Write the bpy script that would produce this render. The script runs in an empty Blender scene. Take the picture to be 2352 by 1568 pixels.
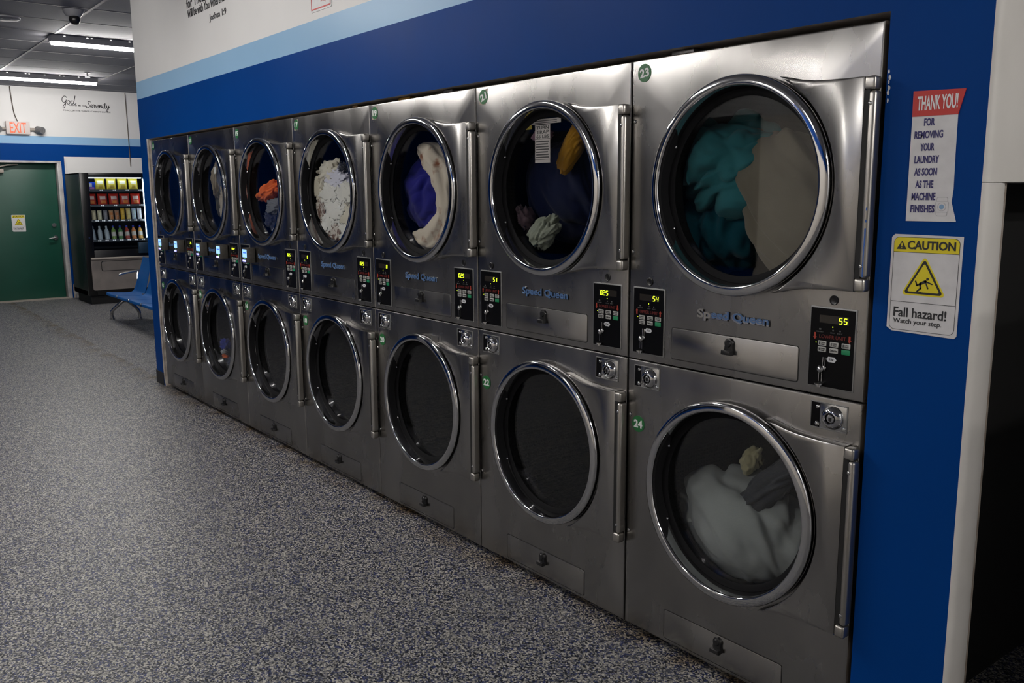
import bpy, bmesh, math, random
from math import sin, cos, pi, radians, sqrt, atan2
from mathutils import Vector, Matrix, noise

random.seed(7)
sc = bpy.context.scene
COL = sc.collection

# ------------------------------------------------------------------ camera
cam_d = bpy.data.cameras.new('camera')
cam = bpy.data.objects.new('camera', cam_d)
COL.objects.link(cam)
cam_d.sensor_width = 36.0
cam_d.lens = 31.346
cam_d.clip_start = 0.02
RT = Vector((0.6141803, 0.7891403, -0.0063360))
UP = Vector((-0.1260185, 0.1059984, 0.9863487))
FW = Vector((-0.7790391, 0.6049975, -0.1645485))
cam.matrix_world = Matrix(((RT.x, UP.x, -FW.x, 7.393244), (RT.y, UP.y, -FW.y, -2.161766),
                           (RT.z, UP.z, -FW.z, 1.555883), (0, 0, 0, 1)))
sc.camera = cam

# ------------------------------------------------------------------ view, world, light levels
sc.view_settings.view_transform = 'Standard'
sc.view_settings.look = 'None'
sc.view_settings.gamma = 1.0
sc.view_settings.use_curve_mapping = False
sc.view_settings.exposure = 0.0
world = bpy.data.worlds.new('world'); sc.world = world; world.use_nodes = True
world.node_tree.nodes['Background'].inputs[0].default_value = (0.05, 0.06, 0.09, 1)
world.node_tree.nodes['Background'].inputs[1].default_value = 0.1
TUBE = 170.0                       # radiance of the ceiling tubes
VEND = 7.0                        # radiance of the strip light inside the vending machine
sc.cycles.max_bounces = 8
sc.cycles.sample_clamp_indirect = 6.0
sc.cycles.transparent_max_bounces = 12

# ------------------------------------------------------------------ materials
def mat(name, col=(.5, .5, .5), rough=.5, metal=0., spec=.5, emit=None, estr=0.):
    m = bpy.data.materials.new(name); m.use_nodes = True
    b = m.node_tree.nodes['Principled BSDF']
    b.inputs['Base Color'].default_value = (*col, 1)
    b.inputs['Roughness'].default_value = rough
    b.inputs['Metallic'].default_value = metal
    b.inputs['Specular IOR Level'].default_value = spec
    if emit:
        b.inputs['Emission Color'].default_value = (*emit, 1)
        b.inputs['Emission Strength'].default_value = estr
    return m

def nd(m, t, **k):
    n = m.node_tree.nodes.new(t)
    for a, v in k.items(): setattr(n, a, v)
    return n
def lk(m, a, b): m.node_tree.links.new(a, b)

def varied(name, c1, c2, scale, rough=.5, metal=0., stretch=(1, 1, 1), r2=None, bump=0., bscale=None, spec=.5, lo=.35, hi=.65):
    """Principled with a noise mix of two colours in world position, optional roughness range and bump."""
    m = mat(name, c1, rough, metal, spec)
    b = m.node_tree.nodes['Principled BSDF']
    g = nd(m, 'ShaderNodeNewGeometry')
    mp = nd(m, 'ShaderNodeMapping'); mp.inputs['Scale'].default_value = stretch
    lk(m, g.outputs['Position'], mp.inputs['Vector'])
    n = nd(m, 'ShaderNodeTexNoise'); n.inputs['Scale'].default_value = scale; n.inputs['Detail'].default_value = 5
    lk(m, mp.outputs[0], n.inputs['Vector'])
    mr = nd(m, 'ShaderNodeMapRange'); mr.inputs[1].default_value = lo; mr.inputs[2].default_value = hi
    lk(m, n.outputs['Fac'], mr.inputs[0])
    mx = nd(m, 'ShaderNodeMix', data_type='RGBA')
    mx.inputs[6].default_value = (*c1, 1); mx.inputs[7].default_value = (*c2, 1)
    lk(m, mr.outputs[0], mx.inputs[0]); lk(m, mx.outputs[2], b.inputs['Base Color'])
    if r2 is not None:
        rr = nd(m, 'ShaderNodeMapRange'); rr.inputs[3].default_value = rough; rr.inputs[4].default_value = r2
        lk(m, mr.outputs[0], rr.inputs[0]); lk(m, rr.outputs[0], b.inputs['Roughness'])
    if bump:
        bn = nd(m, 'ShaderNodeTexNoise'); bn.inputs['Scale'].default_value = bscale or scale * 8; bn.inputs['Detail'].default_value = 3
        lk(m, mp.outputs[0], bn.inputs['Vector'])
        bp = nd(m, 'ShaderNodeBump'); bp.inputs['Strength'].default_value = bump; bp.inputs['Distance'].default_value = .004
        lk(m, bn.outputs['Fac'], bp.inputs['Height']); lk(m, bp.outputs[0], b.inputs['Normal'])
    return m

def glass_mat(name, tint, ior=1.5):
    m = bpy.data.materials.new(name); m.use_nodes = True
    nt = m.node_tree; nt.nodes.remove(nt.nodes['Principled BSDF'])
    t = nd(m, 'ShaderNodeBsdfTransparent'); t.inputs[0].default_value = (*tint, 1)
    g = nd(m, 'ShaderNodeBsdfGlossy'); g.inputs['Roughness'].default_value = .015
    f = nd(m, 'ShaderNodeFresnel'); ge = nd(m, 'ShaderNodeNewGeometry'); mr = nd(m, 'ShaderNodeMapRange')
    mr.inputs[3].default_value = ior; mr.inputs[4].default_value = 1 / ior        # same reflectance on both faces of a pane
    lk(m, ge.outputs['Backfacing'], mr.inputs[0]); lk(m, mr.outputs[0], f.inputs['IOR'])
    x = nd(m, 'ShaderNodeMixShader')
    lk(m, f.outputs[0], x.inputs[0]); lk(m, t.outputs[0], x.inputs[1]); lk(m, g.outputs[0], x.inputs[2])
    lk(m, x.outputs[0], nt.nodes['Material Output'].inputs[0])
    return m

STEEL = varied('brushed_steel', (.28, .272, .265), (.35, .34, .33), 3.2, .23, 1., (1.6, 1, .7), r2=.31)
STEEL_EDGE = mat('steel_edge', (.55, .53, .5), .3, 1.)
HINGE = varied('hinge_steel', (.42, .40, .37), (.5, .48, .45), 6, .36, 1.)
CHROME = mat('chrome', (.56, .56, .57), .07, 1.)
CHROME2 = mat('chrome_satin', (.5, .5, .5), .2, 1.)
DARKSTEEL = varied('dark_drum_steel', (.05, .05, .052), (.09, .09, .09), 20, .45, .8)
RUBBER = mat('black_rubber', (.007, .007, .008), .75, spec=.12)
BLACK = mat('black_plastic', (.008, .008, .009), .3)
BLACKM = mat('black_matte', (.006, .006, .006), .7)
PANELBLK = mat('panel_black', (.003, .003, .004), .3, spec=.12)
RIM = mat('panel_rim', (.22, .22, .22), .4, .6)
GLASS = glass_mat('door_glass', (.93, .94, .945), 1.45)
VGLASS = glass_mat('vending_glass', (.93, .95, .96), 1.25)
BTN = mat('button_white', (.42, .42, .40), .5)
BTNG = mat('button_green', (.0, .20, .075), .5)
INK = mat('ink_black', (.012, .012, .014), .6)
REDP = mat('panel_red_print', (.15, .012, .008), .5)
ARROW = mat('arrow_red', (.36, .035, .016), .5)
GREYP = mat('panel_grey_print', (.11, .11, .11), .5)
LED = mat('led_digits', (.1, .12, .01), .5, emit=(.72, 1., .02), estr=2.2)
LEDW = mat('display_window', (.020, .016, .012), .25)
PLATE = mat('price_plate', (.62, .63, .66), .5)
GREEN = mat('sticker_green', (.012, .135, .035), .45)
WHITE = mat('sticker_white', (.74, .74, .74), .5)
TAPE = mat('tape_residue', (.36, .30, .25), .7)
BADGE = mat('badge_blue', (.07, .14, .29), .35)
BADGE_EDGE = mat('badge_chrome', (.55, .57, .6), .2, 1.)
BADGE_WORN = mat('badge_worn', (.30, .29, .28), .45, .8)
READER = varied('reader_case', (.030, .027, .023), (.05, .045, .04), 60, .55)
SCREEN = mat('reader_screen', (.02, .03, .05), .3, emit=(.30, .56, 1.), estr=1.5)
SCREENB = mat('reader_screen_band', (.02, .03, .1), .3, emit=(.06, .18, .85), estr=1.4)
LEDBLUE = mat('reader_led', (.1, .1, .3), .3, emit=(.22, .22, 1.), estr=4.)
LEDG = mat('reader_led_green', (.1, .3, .1), .3, emit=(.15, .9, .2), estr=1.)
TUBEM = mat('tube_light', (.9, .9, .9), .4, emit=(1., .965, .92), estr=TUBE)
SLOTM = mat('lamp_slot', (.9, .9, .9), .4, emit=(1., .965, .92), estr=1.6)
FIXT = mat('fixture_grey', (.22, .22, .24), .5)
BLUE = varied('paint_blue', (.0006, .040, .205), (.0008, .044, .22), 1.4, .42, 0, (1, 1, 1), r2=.48, spec=.05)
LBLUE = varied('paint_light_blue', (.26, .44, .64), (.28, .46, .66), 1.4, .36, 0, (1, 1, 1), spec=.12)
WPAINT = varied('paint_white', (.66, .655, .65), (.70, .695, .69), 1.1, .5, 0, (1, 1, 1), spec=.3)
RAWEDGE = varied('drywall_edge', (.50, .46, .42), (.30, .25, .21), 14, .8)
WHITE_END = varied('paint_wall_end', (.62, .60, .57), (.67, .65, .62), 5, .6, spec=.3)
BASEB = mat('vinyl_base', (.02, .02, .022), .5)
DOORG = varied('door_green', (.004, .060, .038), (.005, .068, .044), 3, .42)
JAMB = varied('door_jamb', (.36, .34, .35), (.55, .54, .53), 7, .5)
BEIGE = varied('paint_beige', (.70, .65, .58), (.74, .69, .62), 2, .6)
NIGHT = mat('window_dark', (.006, .010, .022), .15)
WOOD = varied('stud_wood', (.14, .085, .04), (.22, .14, .07), 18, .8, stretch=(1, 8, 8))
INSUL = varied('insulation_yellow', (.35, .20, .03), (.25, .14, .03), 40, .9)
GALV = varied('galvanised', (.16, .15, .15), (.26, .25, .25), 30, .45, .8)
ORANGE_EXIT = mat('exit_letters', (.62, .10, .035), .5, emit=(1., .24, .10), estr=.25)
EXITW = mat('exit_case', (.60, .53, .51), .5)
LAMPG = varied('lamp_head_grey', (.10, .10, .10), (.22, .22, .22), 120, .4)
WIRE = mat('conduit_brown', (.10, .08, .065), .6)
VBLACK = varied('vending_black', (.006, .011, .012), (.010, .017, .018), 60, .4)
VTRIM = mat('vending_frame_black', (.004, .004, .004), .3)
VPANEL = varied('vending_panel', (.20, .175, .16), (.24, .21, .19), 7, .5)
VPANELT = mat('vending_ledge', (.36, .32, .28), .5)
VBOX = mat('vending_bill_box', (.008, .030, .060), .4)
VIN = mat('vending_interior', (.02, .022, .026), .5)
SHELF = mat('vending_shelf', (.10, .115, .13), .4, .4)
TAG = mat('price_tag', (.85, .87, .9), .5, emit=(.9, .95, 1.), estr=.25)  # tags glow faintly by themselves, as if lit by the strip
STRIP = mat('vending_light', (.9, .9, .9), .5, emit=(.80, .93, 1.), estr=VEND)
SEAT = varied('seat_blue', (.003, .075, .28), (.004, .09, .32), 5, .33)
POWDER = mat('black_powder_coat', (.01, .01, .01), .45)
SIGNR = mat('sign_red', (.50, .016, .010), .5)
SIGNW = varied('sign_white', (.60, .59, .60), (.66, .65, .66), 30, .5)
SIGNN = mat('sign_navy', (.015, .010, .115), .55)
SIGNY = mat('sign_yellow', (.72, .60, .005), .5)
SIGNG = mat('sign_grey', (.35, .35, .36), .6)
SIGNB = mat('sign_blue', (.20, .34, .52), .5)
LABELG = mat('glass_label_paper', (.30, .28, .27), .7)
LABELY = mat('glass_label_yellow', (.30, .24, .03), .7)

def floor_mat():
    m = mat('speckled_epoxy', (.2, .2, .2), .45, spec=.2)
    b = m.node_tree.nodes['Principled BSDF']
    g = nd(m, 'ShaderNodeNewGeometry')
    wn = nd(m, 'ShaderNodeTexNoise'); wn.inputs['Scale'].default_value = 120.; lk(m, g.outputs['Position'], wn.inputs['Vector'])
    va = nd(m, 'ShaderNodeVectorMath', operation='SCALE'); va.inputs['Scale'].default_value = .006
    lk(m, wn.outputs['Color'], va.inputs[0])
    vb = nd(m, 'ShaderNodeVectorMath', operation='ADD'); lk(m, g.outputs['Position'], vb.inputs[0]); lk(m, va.outputs[0], vb.inputs[1])
    v = nd(m, 'ShaderNodeTexVoronoi'); v.inputs['Scale'].default_value = 185.
    lk(m, vb.outputs[0], v.inputs['Vector'])
    sep = nd(m, 'ShaderNodeSeparateColor'); lk(m, v.outputs['Color'], sep.inputs[0])
    r = nd(m, 'ShaderNodeValToRGB'); r.color_ramp.interpolation = 'CONSTANT'
    cs = [(0, (.006, .008, .014)), (.22, (.020, .030, .10)), (.36, (.050, .055, .072)), (.52, (.155, .152, .15)), (.68, (.26, .25, .225)), (.86, (.42, .40, .36))]
    el = r.color_ramp.elements
    el[0].position, el[0].color = 0, (*cs[0][1], 1)
    el[1].position, el[1].color = cs[1][0], (*cs[1][1], 1)
    for p, c in cs[2:]:
        e = el.new(p); e.color = (*c, 1)
    lk(m, sep.outputs[0], r.inputs[0])
    # worn, dirty strip with a shape of its own along the machine bases
    sx = nd(m, 'ShaderNodeSeparateXYZ'); lk(m, g.outputs['Position'], sx.inputs[0])
    dn = nd(m, 'ShaderNodeTexNoise'); dn.inputs['Scale'].default_value = 5.; dn.inputs['Detail'].default_value = 6; lk(m, g.outputs['Position'], dn.inputs['Vector'])
    mr = nd(m, 'ShaderNodeMapRange'); mr.inputs[1].default_value = -.14; mr.inputs[2].default_value = .02; lk(m, sx.outputs['Y'], mr.inputs[0])
    mu = nd(m, 'ShaderNodeMath', operation='MULTIPLY'); lk(m, mr.outputs[0], mu.inputs[0])
    m2 = nd(m, 'ShaderNodeMapRange'); m2.inputs[1].default_value = .4; m2.inputs[2].default_value = .65; lk(m, dn.outputs['Fac'], m2.inputs[0])
    lt = nd(m, 'ShaderNodeMath', operation='LESS_THAN'); lt.inputs[1].default_value = .06; lk(m, sx.outputs['Y'], lt.inputs[0])
    m3 = nd(m, 'ShaderNodeMath', operation='MULTIPLY'); lk(m, lt.outputs[0], m3.inputs[0]); lk(m, m2.outputs[0], m3.inputs[1])
    lk(m, m3.outputs[0], mu.inputs[1])
    mx = nd(m, 'ShaderNodeMix', data_type='RGBA', blend_type='MULTIPLY'); mx.inputs[7].default_value = (.55, .40, .24, 1)
    lk(m, mu.outputs[0], mx.inputs[0]); lk(m, r.outputs[0], mx.inputs[6])
    lk(m, mx.outputs[2], b.inputs['Base Color'])
    bp = nd(m, 'ShaderNodeBump'); bp.inputs['Strength'].default_value = .25; bp.inputs['Distance'].default_value = .002
    lk(m, sep.outputs[1], bp.inputs['Height']); lk(m, bp.outputs[0], b.inputs['Normal'])
    return m
FLOOR = floor_mat()
TILE = varied('ceiling_tile', (.20, .20, .225), (.25, .25, .275), 160, .9, bump=.3, bscale=260)
TBAR = mat('ceiling_bar', (.27, .26, .26), .6)

def fabric(name, c1, c2, scale=6., rough=.9, lo=.4, hi=.6):
    m = varied(name, c1, c2, scale, rough, 0, bump=.25, bscale=700, spec=.15, lo=lo, hi=hi)
    m.node_tree.nodes['Principled BSDF'].inputs['Sheen Weight'].default_value = .15
    return m

# ------------------------------------------------------------------ mesh helpers
class MB:
    def __init__(s): s.bm = bmesh.new()
    def _merge(s, t, mi=0):
        for f in t.faces: f.material_index = mi
        me = bpy.data.meshes.new('tmp'); t.to_mesh(me); t.free()
        s.bm.from_mesh(me); bpy.data.meshes.remove(me)
        return s
    def box(s, x0, x1, y0, y1, z0, z1, b=0., seg=2, mi=0):
        t = bmesh.new(); bmesh.ops.create_cube(t, size=1.)
        for v in t.verts:
            v.co = Vector(((x0 + x1) / 2 + v.co.x * (x1 - x0), (y0 + y1) / 2 + v.co.y * (y1 - y0), (z0 + z1) / 2 + v.co.z * (z1 - z0)))
        if b: bmesh.ops.bevel(t, geom=t.edges[:], offset=b, segments=seg, profile=.5, affect='EDGES')
        return s._merge(t, mi)
    def prism(s, pts, a0, a1, plane='xz', bev=0., mi=0):
        """2D polygon extruded along the third axis from a0 (front) to a1."""
        t = bmesh.new()
        def P(p, a): return Vector((p[0], a, p[1])) if plane == 'xz' else (Vector((a, p[0], p[1])) if plane == 'yz' else Vector((p[0], p[1], a)))
        A = [t.verts.new(P(p, a0)) for p in pts]; B = [t.verts.new(P(p, a1)) for p in pts]
        fa = t.faces.new(A); t.faces.new(B[::-1])
        n = len(pts)
        for i in range(n): t.faces.new((A[i], B[i], B[(i + 1) % n], A[(i + 1) % n]))
        bmesh.ops.recalc_face_normals(t, faces=t.faces[:])
        if bev: bmesh.ops.bevel(t, geom=list(fa.edges), offset=bev, segments=2, profile=.5, affect='EDGES')
        return s._merge(t, mi)
    def plate(s, pts, yb, yf, r, mi=0):
        """outline (may be concave) with a rounded front edge of radius r"""
        from mathutils.geometry import tessellate_polygon
        n = len(pts); area = sum(pts[i][0] * pts[(i + 1) % n][1] - pts[(i + 1) % n][0] * pts[i][1] for i in range(n))
        if area < 0: pts = pts[::-1]
        def inset(d):
            out = []
            for i in range(n):
                a, b, c = Vector(pts[i - 1]), Vector(pts[i]), Vector(pts[(i + 1) % n])
                u, w = (b - a).normalized(), (c - b).normalized(); nu, nw = Vector((-u.y, u.x)), Vector((-w.y, w.x)); m = nu + nw
                m = m / max(m.length_squared / 2, .35); out.append(b + m * d)
            return out
        t = bmesh.new(); loops = []
        for d, y in ((0, yb), (0, yf + r), (r * .3, yf + r * .3), (r, yf)):
            loops.append([t.verts.new((p[0], y, p[1])) for p in inset(d)])
        for A, B in zip(loops, loops[1:]):
            for i in range(n): t.faces.new((A[i], A[(i + 1) % n], B[(i + 1) % n], B[i]))
        L = loops[-1]
        for tri in tessellate_polygon([[Vector((v.co.x, v.co.z, 0)) for v in L]]):
            try: t.faces.new([L[i] for i in tri])
            except ValueError: pass
        bmesh.ops.recalc_face_normals(t, faces=t.faces[:])
        return s._merge(t, mi)
    def lathe(s, prof, cx, cz, seg=64, a0=0., a1=2 * pi, mi=0, closed=False, axis='y', cy=0.):
        """Profile of (radius, along) turned about an axis through (cx, cz) parallel to y (or z)."""
        t = bmesh.new(); full = abs(a1 - a0) > 2 * pi - 1e-6
        n = seg if full else seg + 1
        rows = []
        for r, y in prof:
            row = []
            for i in range(n):
                a = a0 + (a1 - a0) * i / seg
                if axis == 'y': co = (cx + r * cos(a), y, cz + r * sin(a))
                elif axis == 'x': co = (y, cx + r * cos(a), cz + r * sin(a))
                else: co = (cx + r * cos(a), cy + r * sin(a), y)
                row.append(t.verts.new(co))
            rows.append(row)
        pairs = list(zip(rows, rows[1:])) + ([(rows[-1], rows[0])] if closed else [])
        for A, B in pairs:
            for i in range(seg):
                j = (i + 1) % n
                t.faces.new((A[i], A[j], B[j], B[i]))
        bmesh.ops.remove_doubles(t, verts=t.verts[:], dist=1e-6)
        bmesh.ops.recalc_face_normals(t, faces=t.faces[:])
        return s._merge(t, mi)
    def cyl(s, p0, p1, r, seg=16, r2=None, mi=0):
        p0, p1 = Vector(p0), Vector(p1); d = p1 - p0; L = d.length
        t = bmesh.new()
        bmesh.ops.create_cone(t, cap_ends=True, segments=seg, radius1=r, radius2=r if r2 is None else r2, depth=L)
        M = Matrix.Translation((p0 + p1) / 2) @ d.to_track_quat('Z', 'Y').to_matrix().to_4x4()
        bmesh.ops.transform(t, matrix=M, verts=t.verts[:])
        return s._merge(t, mi)
    def tube(s, pts, r, seg=10, mi=0):
        pts = [Vector(p) for p in pts]; t = bmesh.new(); rings = []
        prev = None
        for i, p in enumerate(pts):
            d = (pts[min(i + 1, len(pts) - 1)] - pts[max(i - 1, 0)]).normalized()
            u = prev if prev is not None else (Vector((0, 0, 1)) if abs(d.z) < .9 else Vector((1, 0, 0)))
            u = (u - d * u.dot(d)).normalized(); prev = u; w = d.cross(u)
            rings.append([t.verts.new(p + r * (cos(2 * pi * k / seg) * u + sin(2 * pi * k / seg) * w)) for k in range(seg)])
        for A, B in zip(rings, rings[1:]):
            for k in range(seg): t.faces.new((A[k], A[(k + 1) % seg], B[(k + 1) % seg], B[k]))
        t.faces.new(rings[0]); t.faces.new(rings[-1])
        bmesh.ops.recalc_face_normals(t, faces=t.faces[:])
        return s._merge(t, mi)
    def ball(s, c, r, sx=1, sy=1, sz=1, u=20, v=12, mi=0):
        t = bmesh.new(); bmesh.ops.create_uvsphere(t, u_segments=u, v_segments=v, radius=r)
        for q in t.verts: q.co = Vector((c[0] + q.co.x * sx, c[1] + q.co.y * sy, c[2] + q.co.z * sz))
        return s._merge(t, mi)
    def quad(s, a, b, c, d, mi=0):
        t = bmesh.new(); t.faces.new([t.verts.new(p) for p in (a, b, c, d)])
        return s._merge(t, mi)
    def text(s, body, x0, x1, z0, z1, y, mi=0, off=0., shear=0., wall='front', rot=0., depth=.0006, grow=0.):
        """Lettering fitted in a box; wall 'front' faces -y, 'far' faces +x (x0,x1 are then y)."""
        def outline(o):
            cu = bpy.data.curves.new('t', 'FONT'); cu.body = body; cu.offset = o; cu.shear = shear; cu.extrude = .01
            cu.resolution_u = 3
            ob = bpy.data.objects.new('t', cu); me = bpy.data.meshes.new_from_object(ob)
            bpy.data.objects.remove(ob); bpy.data.curves.remove(cu)
            return me
        me = outline(0.)                      # the plain outline sets the fit, the offset only thickens it
        xs = [v.co.x for v in me.vertices]; ys = [v.co.y for v in me.vertices]
        ax, bx, ay, by = min(xs), max(xs), min(ys), max(ys)
        if off: bpy.data.meshes.remove(me); me = outline(off)
        for v in me.vertices:
            u = x0 - grow + (v.co.x - ax) / (bx - ax) * (x1 - x0 + 2 * grow); w = z0 - grow + (v.co.y - ay) / (by - ay) * (z1 - z0 + 2 * grow)
            if rot:
                cx, cz = (x0 + x1) / 2, (z0 + z1) / 2; du, dw = u - cx, w - cz
                u, w = cx + du * cos(rot) - dw * sin(rot), cz + du * sin(rot) + dw * cos(rot)
            k = depth * (1 if v.co.z > 0 else 0)
            v.co = Vector((u, y - k, w)) if wall == 'front' else Vector((y + k, u, w))
        t = bmesh.new(); t.from_mesh(me); bpy.data.meshes.remove(me)
        bmesh.ops.recalc_face_normals(t, faces=t.faces[:])
        return s._merge(t, mi)
    def mesh(s, name, mats, smooth=True, ang=35):
        me = bpy.data.meshes.new(name); s.bm.to_mesh(me); s.bm.free()
        for m in (mats if isinstance(mats, (list, tuple)) else [mats]): me.materials.append(m)
        if smooth:
            for p in me.polygons: p.use_smooth = max(abs(c) for c in p.normal) < .99995
            me.set_sharp_from_angle(angle=radians(ang))
        return me

def obj(name, me, parent=None, loc=(0, 0, 0), label=None):
    o = bpy.data.objects.new(name, me); COL.objects.link(o); o.location = loc
    if parent: o.parent = parent
    if label: o['label'] = label
    return o
def tag(o, label, cat, group=None):
    o['label'] = label; o['category'] = cat
    if group: o['group'] = group
    return o
def thing(name, label, cat, loc=(0, 0, 0), group=None, rz=0.):
    o = bpy.data.objects.new(name, None); COL.objects.link(o); o.location = loc; o.rotation_euler = (0, 0, rz)
    o.empty_display_size = .05
    return tag(o, label, cat, group)
def struct(name, me, parent=None):
    o = obj(name, me, parent)
    if not parent: o['kind'] = 'structure'
    return o
def rrect(x0, x1, z0, z1, r, n=5):
    pts = []
    for cx, cz, a in ((x1 - r, z1 - r, 0), (x0 + r, z1 - r, pi / 2), (x0 + r, z0 + r, pi), (x1 - r, z0 + r, 1.5 * pi)):
        for i in range(n + 1): pts.append((cx + r * cos(a + i * pi / 2 / n), cz + r * sin(a + i * pi / 2 / n)))
    return pts
def circ(cx, cz, r, n=28): return [(cx + r * cos(2 * pi * i / n), cz + r * sin(2 * pi * i / n)) for i in range(n)]
def smooth_path(P, n=6):
    out = []
    for i in range(len(P) - 1):
        p0, p1, p2, p3 = P[max(i - 1, 0)], P[i], P[i + 1], P[min(i + 2, len(P) - 1)]
        for k in range(n):
            t = k / n
            out.append(tuple(.5 * (2 * b + (c - a) * t + (2 * a - 5 * b + 4 * c - d) * t * t + (3 * b - a - 3 * c + d) * t ** 3) for a, b, c, d in zip(p0, p1, p2, p3)))
    out.append(tuple(P[-1])); return out

# ------------------------------------------------------------------ the room
W, H, ZM, G = .876, 1.9744, .9946, .03
XF, CEIL, YB = -7.55, 3.126, -5.5
XL, XR = -.275, 6.40               # ends of the dryer wall
Z1, Z2 = 2.31, 2.443               # paint bands

mb = MB(); mb.quad((XF - .2, YB, 0), (11, YB, 0), (11, 3.2, 0), (XF - .2, 3.2, 0)); struct('floor', mb.mesh('floor', FLOOR))
mb = MB(); mb.quad((XF - .2, YB, CEIL), (XF - .2, 3.2, CEIL), (11, 3.2, CEIL), (11, YB, CEIL)); struct('ceiling', mb.mesh('ceiling', TILE))
mb = MB()
for k in range(-8, 12):                                       # suspended-ceiling bars
    x = -1.13 - .688 * k + .0
    if XF < x < 11: mb.box(x - .006, x + .006, YB, 3.2, CEIL - .002, CEIL + .004)
for k in range(-4, 3):
    y = -.085 + 1.27 * k
    if YB < y < 3.2: mb.box(XF, 11, y - .013, y + .013, CEIL - .003, CEIL + .003)
struct('trim_1', mb.mesh('ceiling_bars', TBAR))

def banded(mb, rects, face):
    """rects of (a0,a1,z0,z1,mi); face(a,z) -> point"""
    for a0, a1, z0, z1, mi in rects: mb.quad(face(a0, z0), face(a1, z0), face(a1, z1), face(a0, z1), mi)

# dryer wall: front skin with an opening for the machines, real thickness
OX0, OX1, OZ = -.062, 6.147, 1.993
mb = MB(); T = .13
for y in (0., T):
    f = (lambda a, z: (a, 0., z)) if y == 0 else (lambda a, z: (XL + XR - a, T, z))
    if y == 0:
        rs = [(XL, OX0, 0, OZ, 0), (OX1, XR, 0, OZ, 0), (XL, XR, OZ, Z1, 0), (XL, XR, Z1, Z2, 1), (XL, XR, Z2, CEIL, 2)]
    else:
        rs = [(XL + XR - OX0, XR, 0, OZ, 3), (XL, XL + XR - OX1, 0, OZ, 3), (XL, XR, OZ, CEIL, 3)]
    banded(mb, rs, f)
mb.quad((OX0, 0, 0), (OX0, T, 0), (OX0, T, OZ), (OX0, 0, OZ), 3)
mb.quad((OX1, 0, 0), (OX1, 0, OZ), (OX1, T, OZ), (OX1, T, 0), 3)
mb.quad((OX0, 0, OZ), (OX0, T, OZ), (OX1, T, OZ), (OX1, 0, OZ), 3)
struct('wall_front', mb.mesh('wall_front', [BLUE, LBLUE, WPAINT, RAWEDGE], smooth=False))
# rounded, white-painted end of that wall, and the white panel over the service gap behind it
mb = MB()
front = [(XR, 0.0), (XR + .005, .0008), (XR + .010, .004), (XR + .013, .010), (XR + .014, .018)]
nose = [(XR + .014, .045)] + [(XR + .014 - .07 * (1 - cos(a)), .045 + .125 * sin(a)) for a in [radians(6 * i) for i in range(1, 16)]] + [(XR - .08, .17)]
for z0, z1, pr in ((0, 1.572, front + nose), (1.5735, CEIL, front + [(XR + .014, 1.4)])):
    for (a, b) in zip(pr, pr[1:]): mb.quad((*a, z0), (*b, z0), (*b, z1), (*a, z1))
    bm_ = mb.bm
mb.quad((XR - .08, .02, 1.5725), (XR + .0135, .02, 1.5725), (XR + .0135, 1.4, 1.5725), (XR - .08, 1.4, 1.5725))
bmesh.ops.remove_doubles(mb.bm, verts=mb.bm.verts[:], dist=1e-6)
struct('trim_2', mb.mesh('wall_end', WHITE_END))
mb = MB(); mb.box(XL, 11, 1.4, 1.5, 0, CEIL); struct('wall_chase', mb.mesh('wall_chase', BLACKM))
mb = MB(); mb.box(XL, XL + .12, T + .002, 3.2, 0, CEIL); struct('wall_return', mb.mesh('wall_return', BLUE))
mb = MB(); mb.box(7.62, 7.74, -.30, 1.4, 0, 1.85); struct('wall_shade_block', mb.mesh('wall_shade_block', WPAINT))  # added unseen partition, its height and reach set to shade the service gap
mb = MB(); mb.box(6.18, 6.20, T, 1.4, 0, 2.3); struct('trim_9', mb.mesh('shade_board', BLACKM))  # black board stands in for the darkness of the service gap
# base trim on the short wall end left of the machines, raw drywall edge strip
mb = MB(); mb.box(XL - .006, OX0 - .03, -.006, .0, 0, .105); struct('baseboard_front', mb.mesh('base', BASEB))
mb = MB()
pts = [(-.098, OZ + .002), (-.058, OZ - .004), (-.058, .1), (-.062, .02), (-.075, .03), (-.088, .14), (-.092, .5), (-.096, 1.2)]
mb.prism(pts, -.0015, .001); struct('trim_3', mb.mesh('drywall_edge', RAWEDGE))
mb = MB()                                                    # chipped paint on the right of the opening
for k in range(6):
    z = 1.85 - k * .014 + random.uniform(-.004, .004); x = OX1 + .004 + random.uniform(0, .006); r = random.uniform(.002, .005)
    mb.prism([(x + r * cos(a) * random.uniform(.5, 1), z + 1.8 * r * sin(a) * random.uniform(.6, 1)) for a in [i * pi / 3 for i in range(6)]], -.0006, .0005)
struct('trim_4', mb.mesh('paint_chips', WPAINT))

# far wall
mb = MB(); f = lambda a, z: (XF, a, z)
DY0, DY1, DZ = -.19, .882, 2.066
banded(mb, [(YB, -.9, 0, CEIL, 0), (-.9, DY0, 0, Z1, 0), (DY0, DY1, DZ, Z1, 0), (DY1, .936, 0, Z1, 0), (.936, 3.2, 2.133, Z1, 0), (.936, 3.2, 0, 2.133, 2),
            (-.9, 3.2, Z1, 2.425, 1), (-.9, 3.2, 2.425, CEIL, 2)], f)
struct('wall_far', mb.mesh('wall_far', [BLUE, LBLUE, WPAINT], smooth=False))
mb = MB()
mb.prism([(.905, .0), (.93, 0), (.925, .12), (.928, .17), (.915, .22), (.903, .2), (.9, .1)], XF - .001, XF + .002, 'yz')
struct('trim_5', mb.mesh('peeled_patch', RAWEDGE))
mb = MB(); mb.tube([(XF + .008, 1.876, 2.0), (XF + .008, 1.872, CEIL - .01)], .006, 8); struct('trim_6', mb.mesh('wall_conduit', WIRE))
mb = MB()
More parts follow.
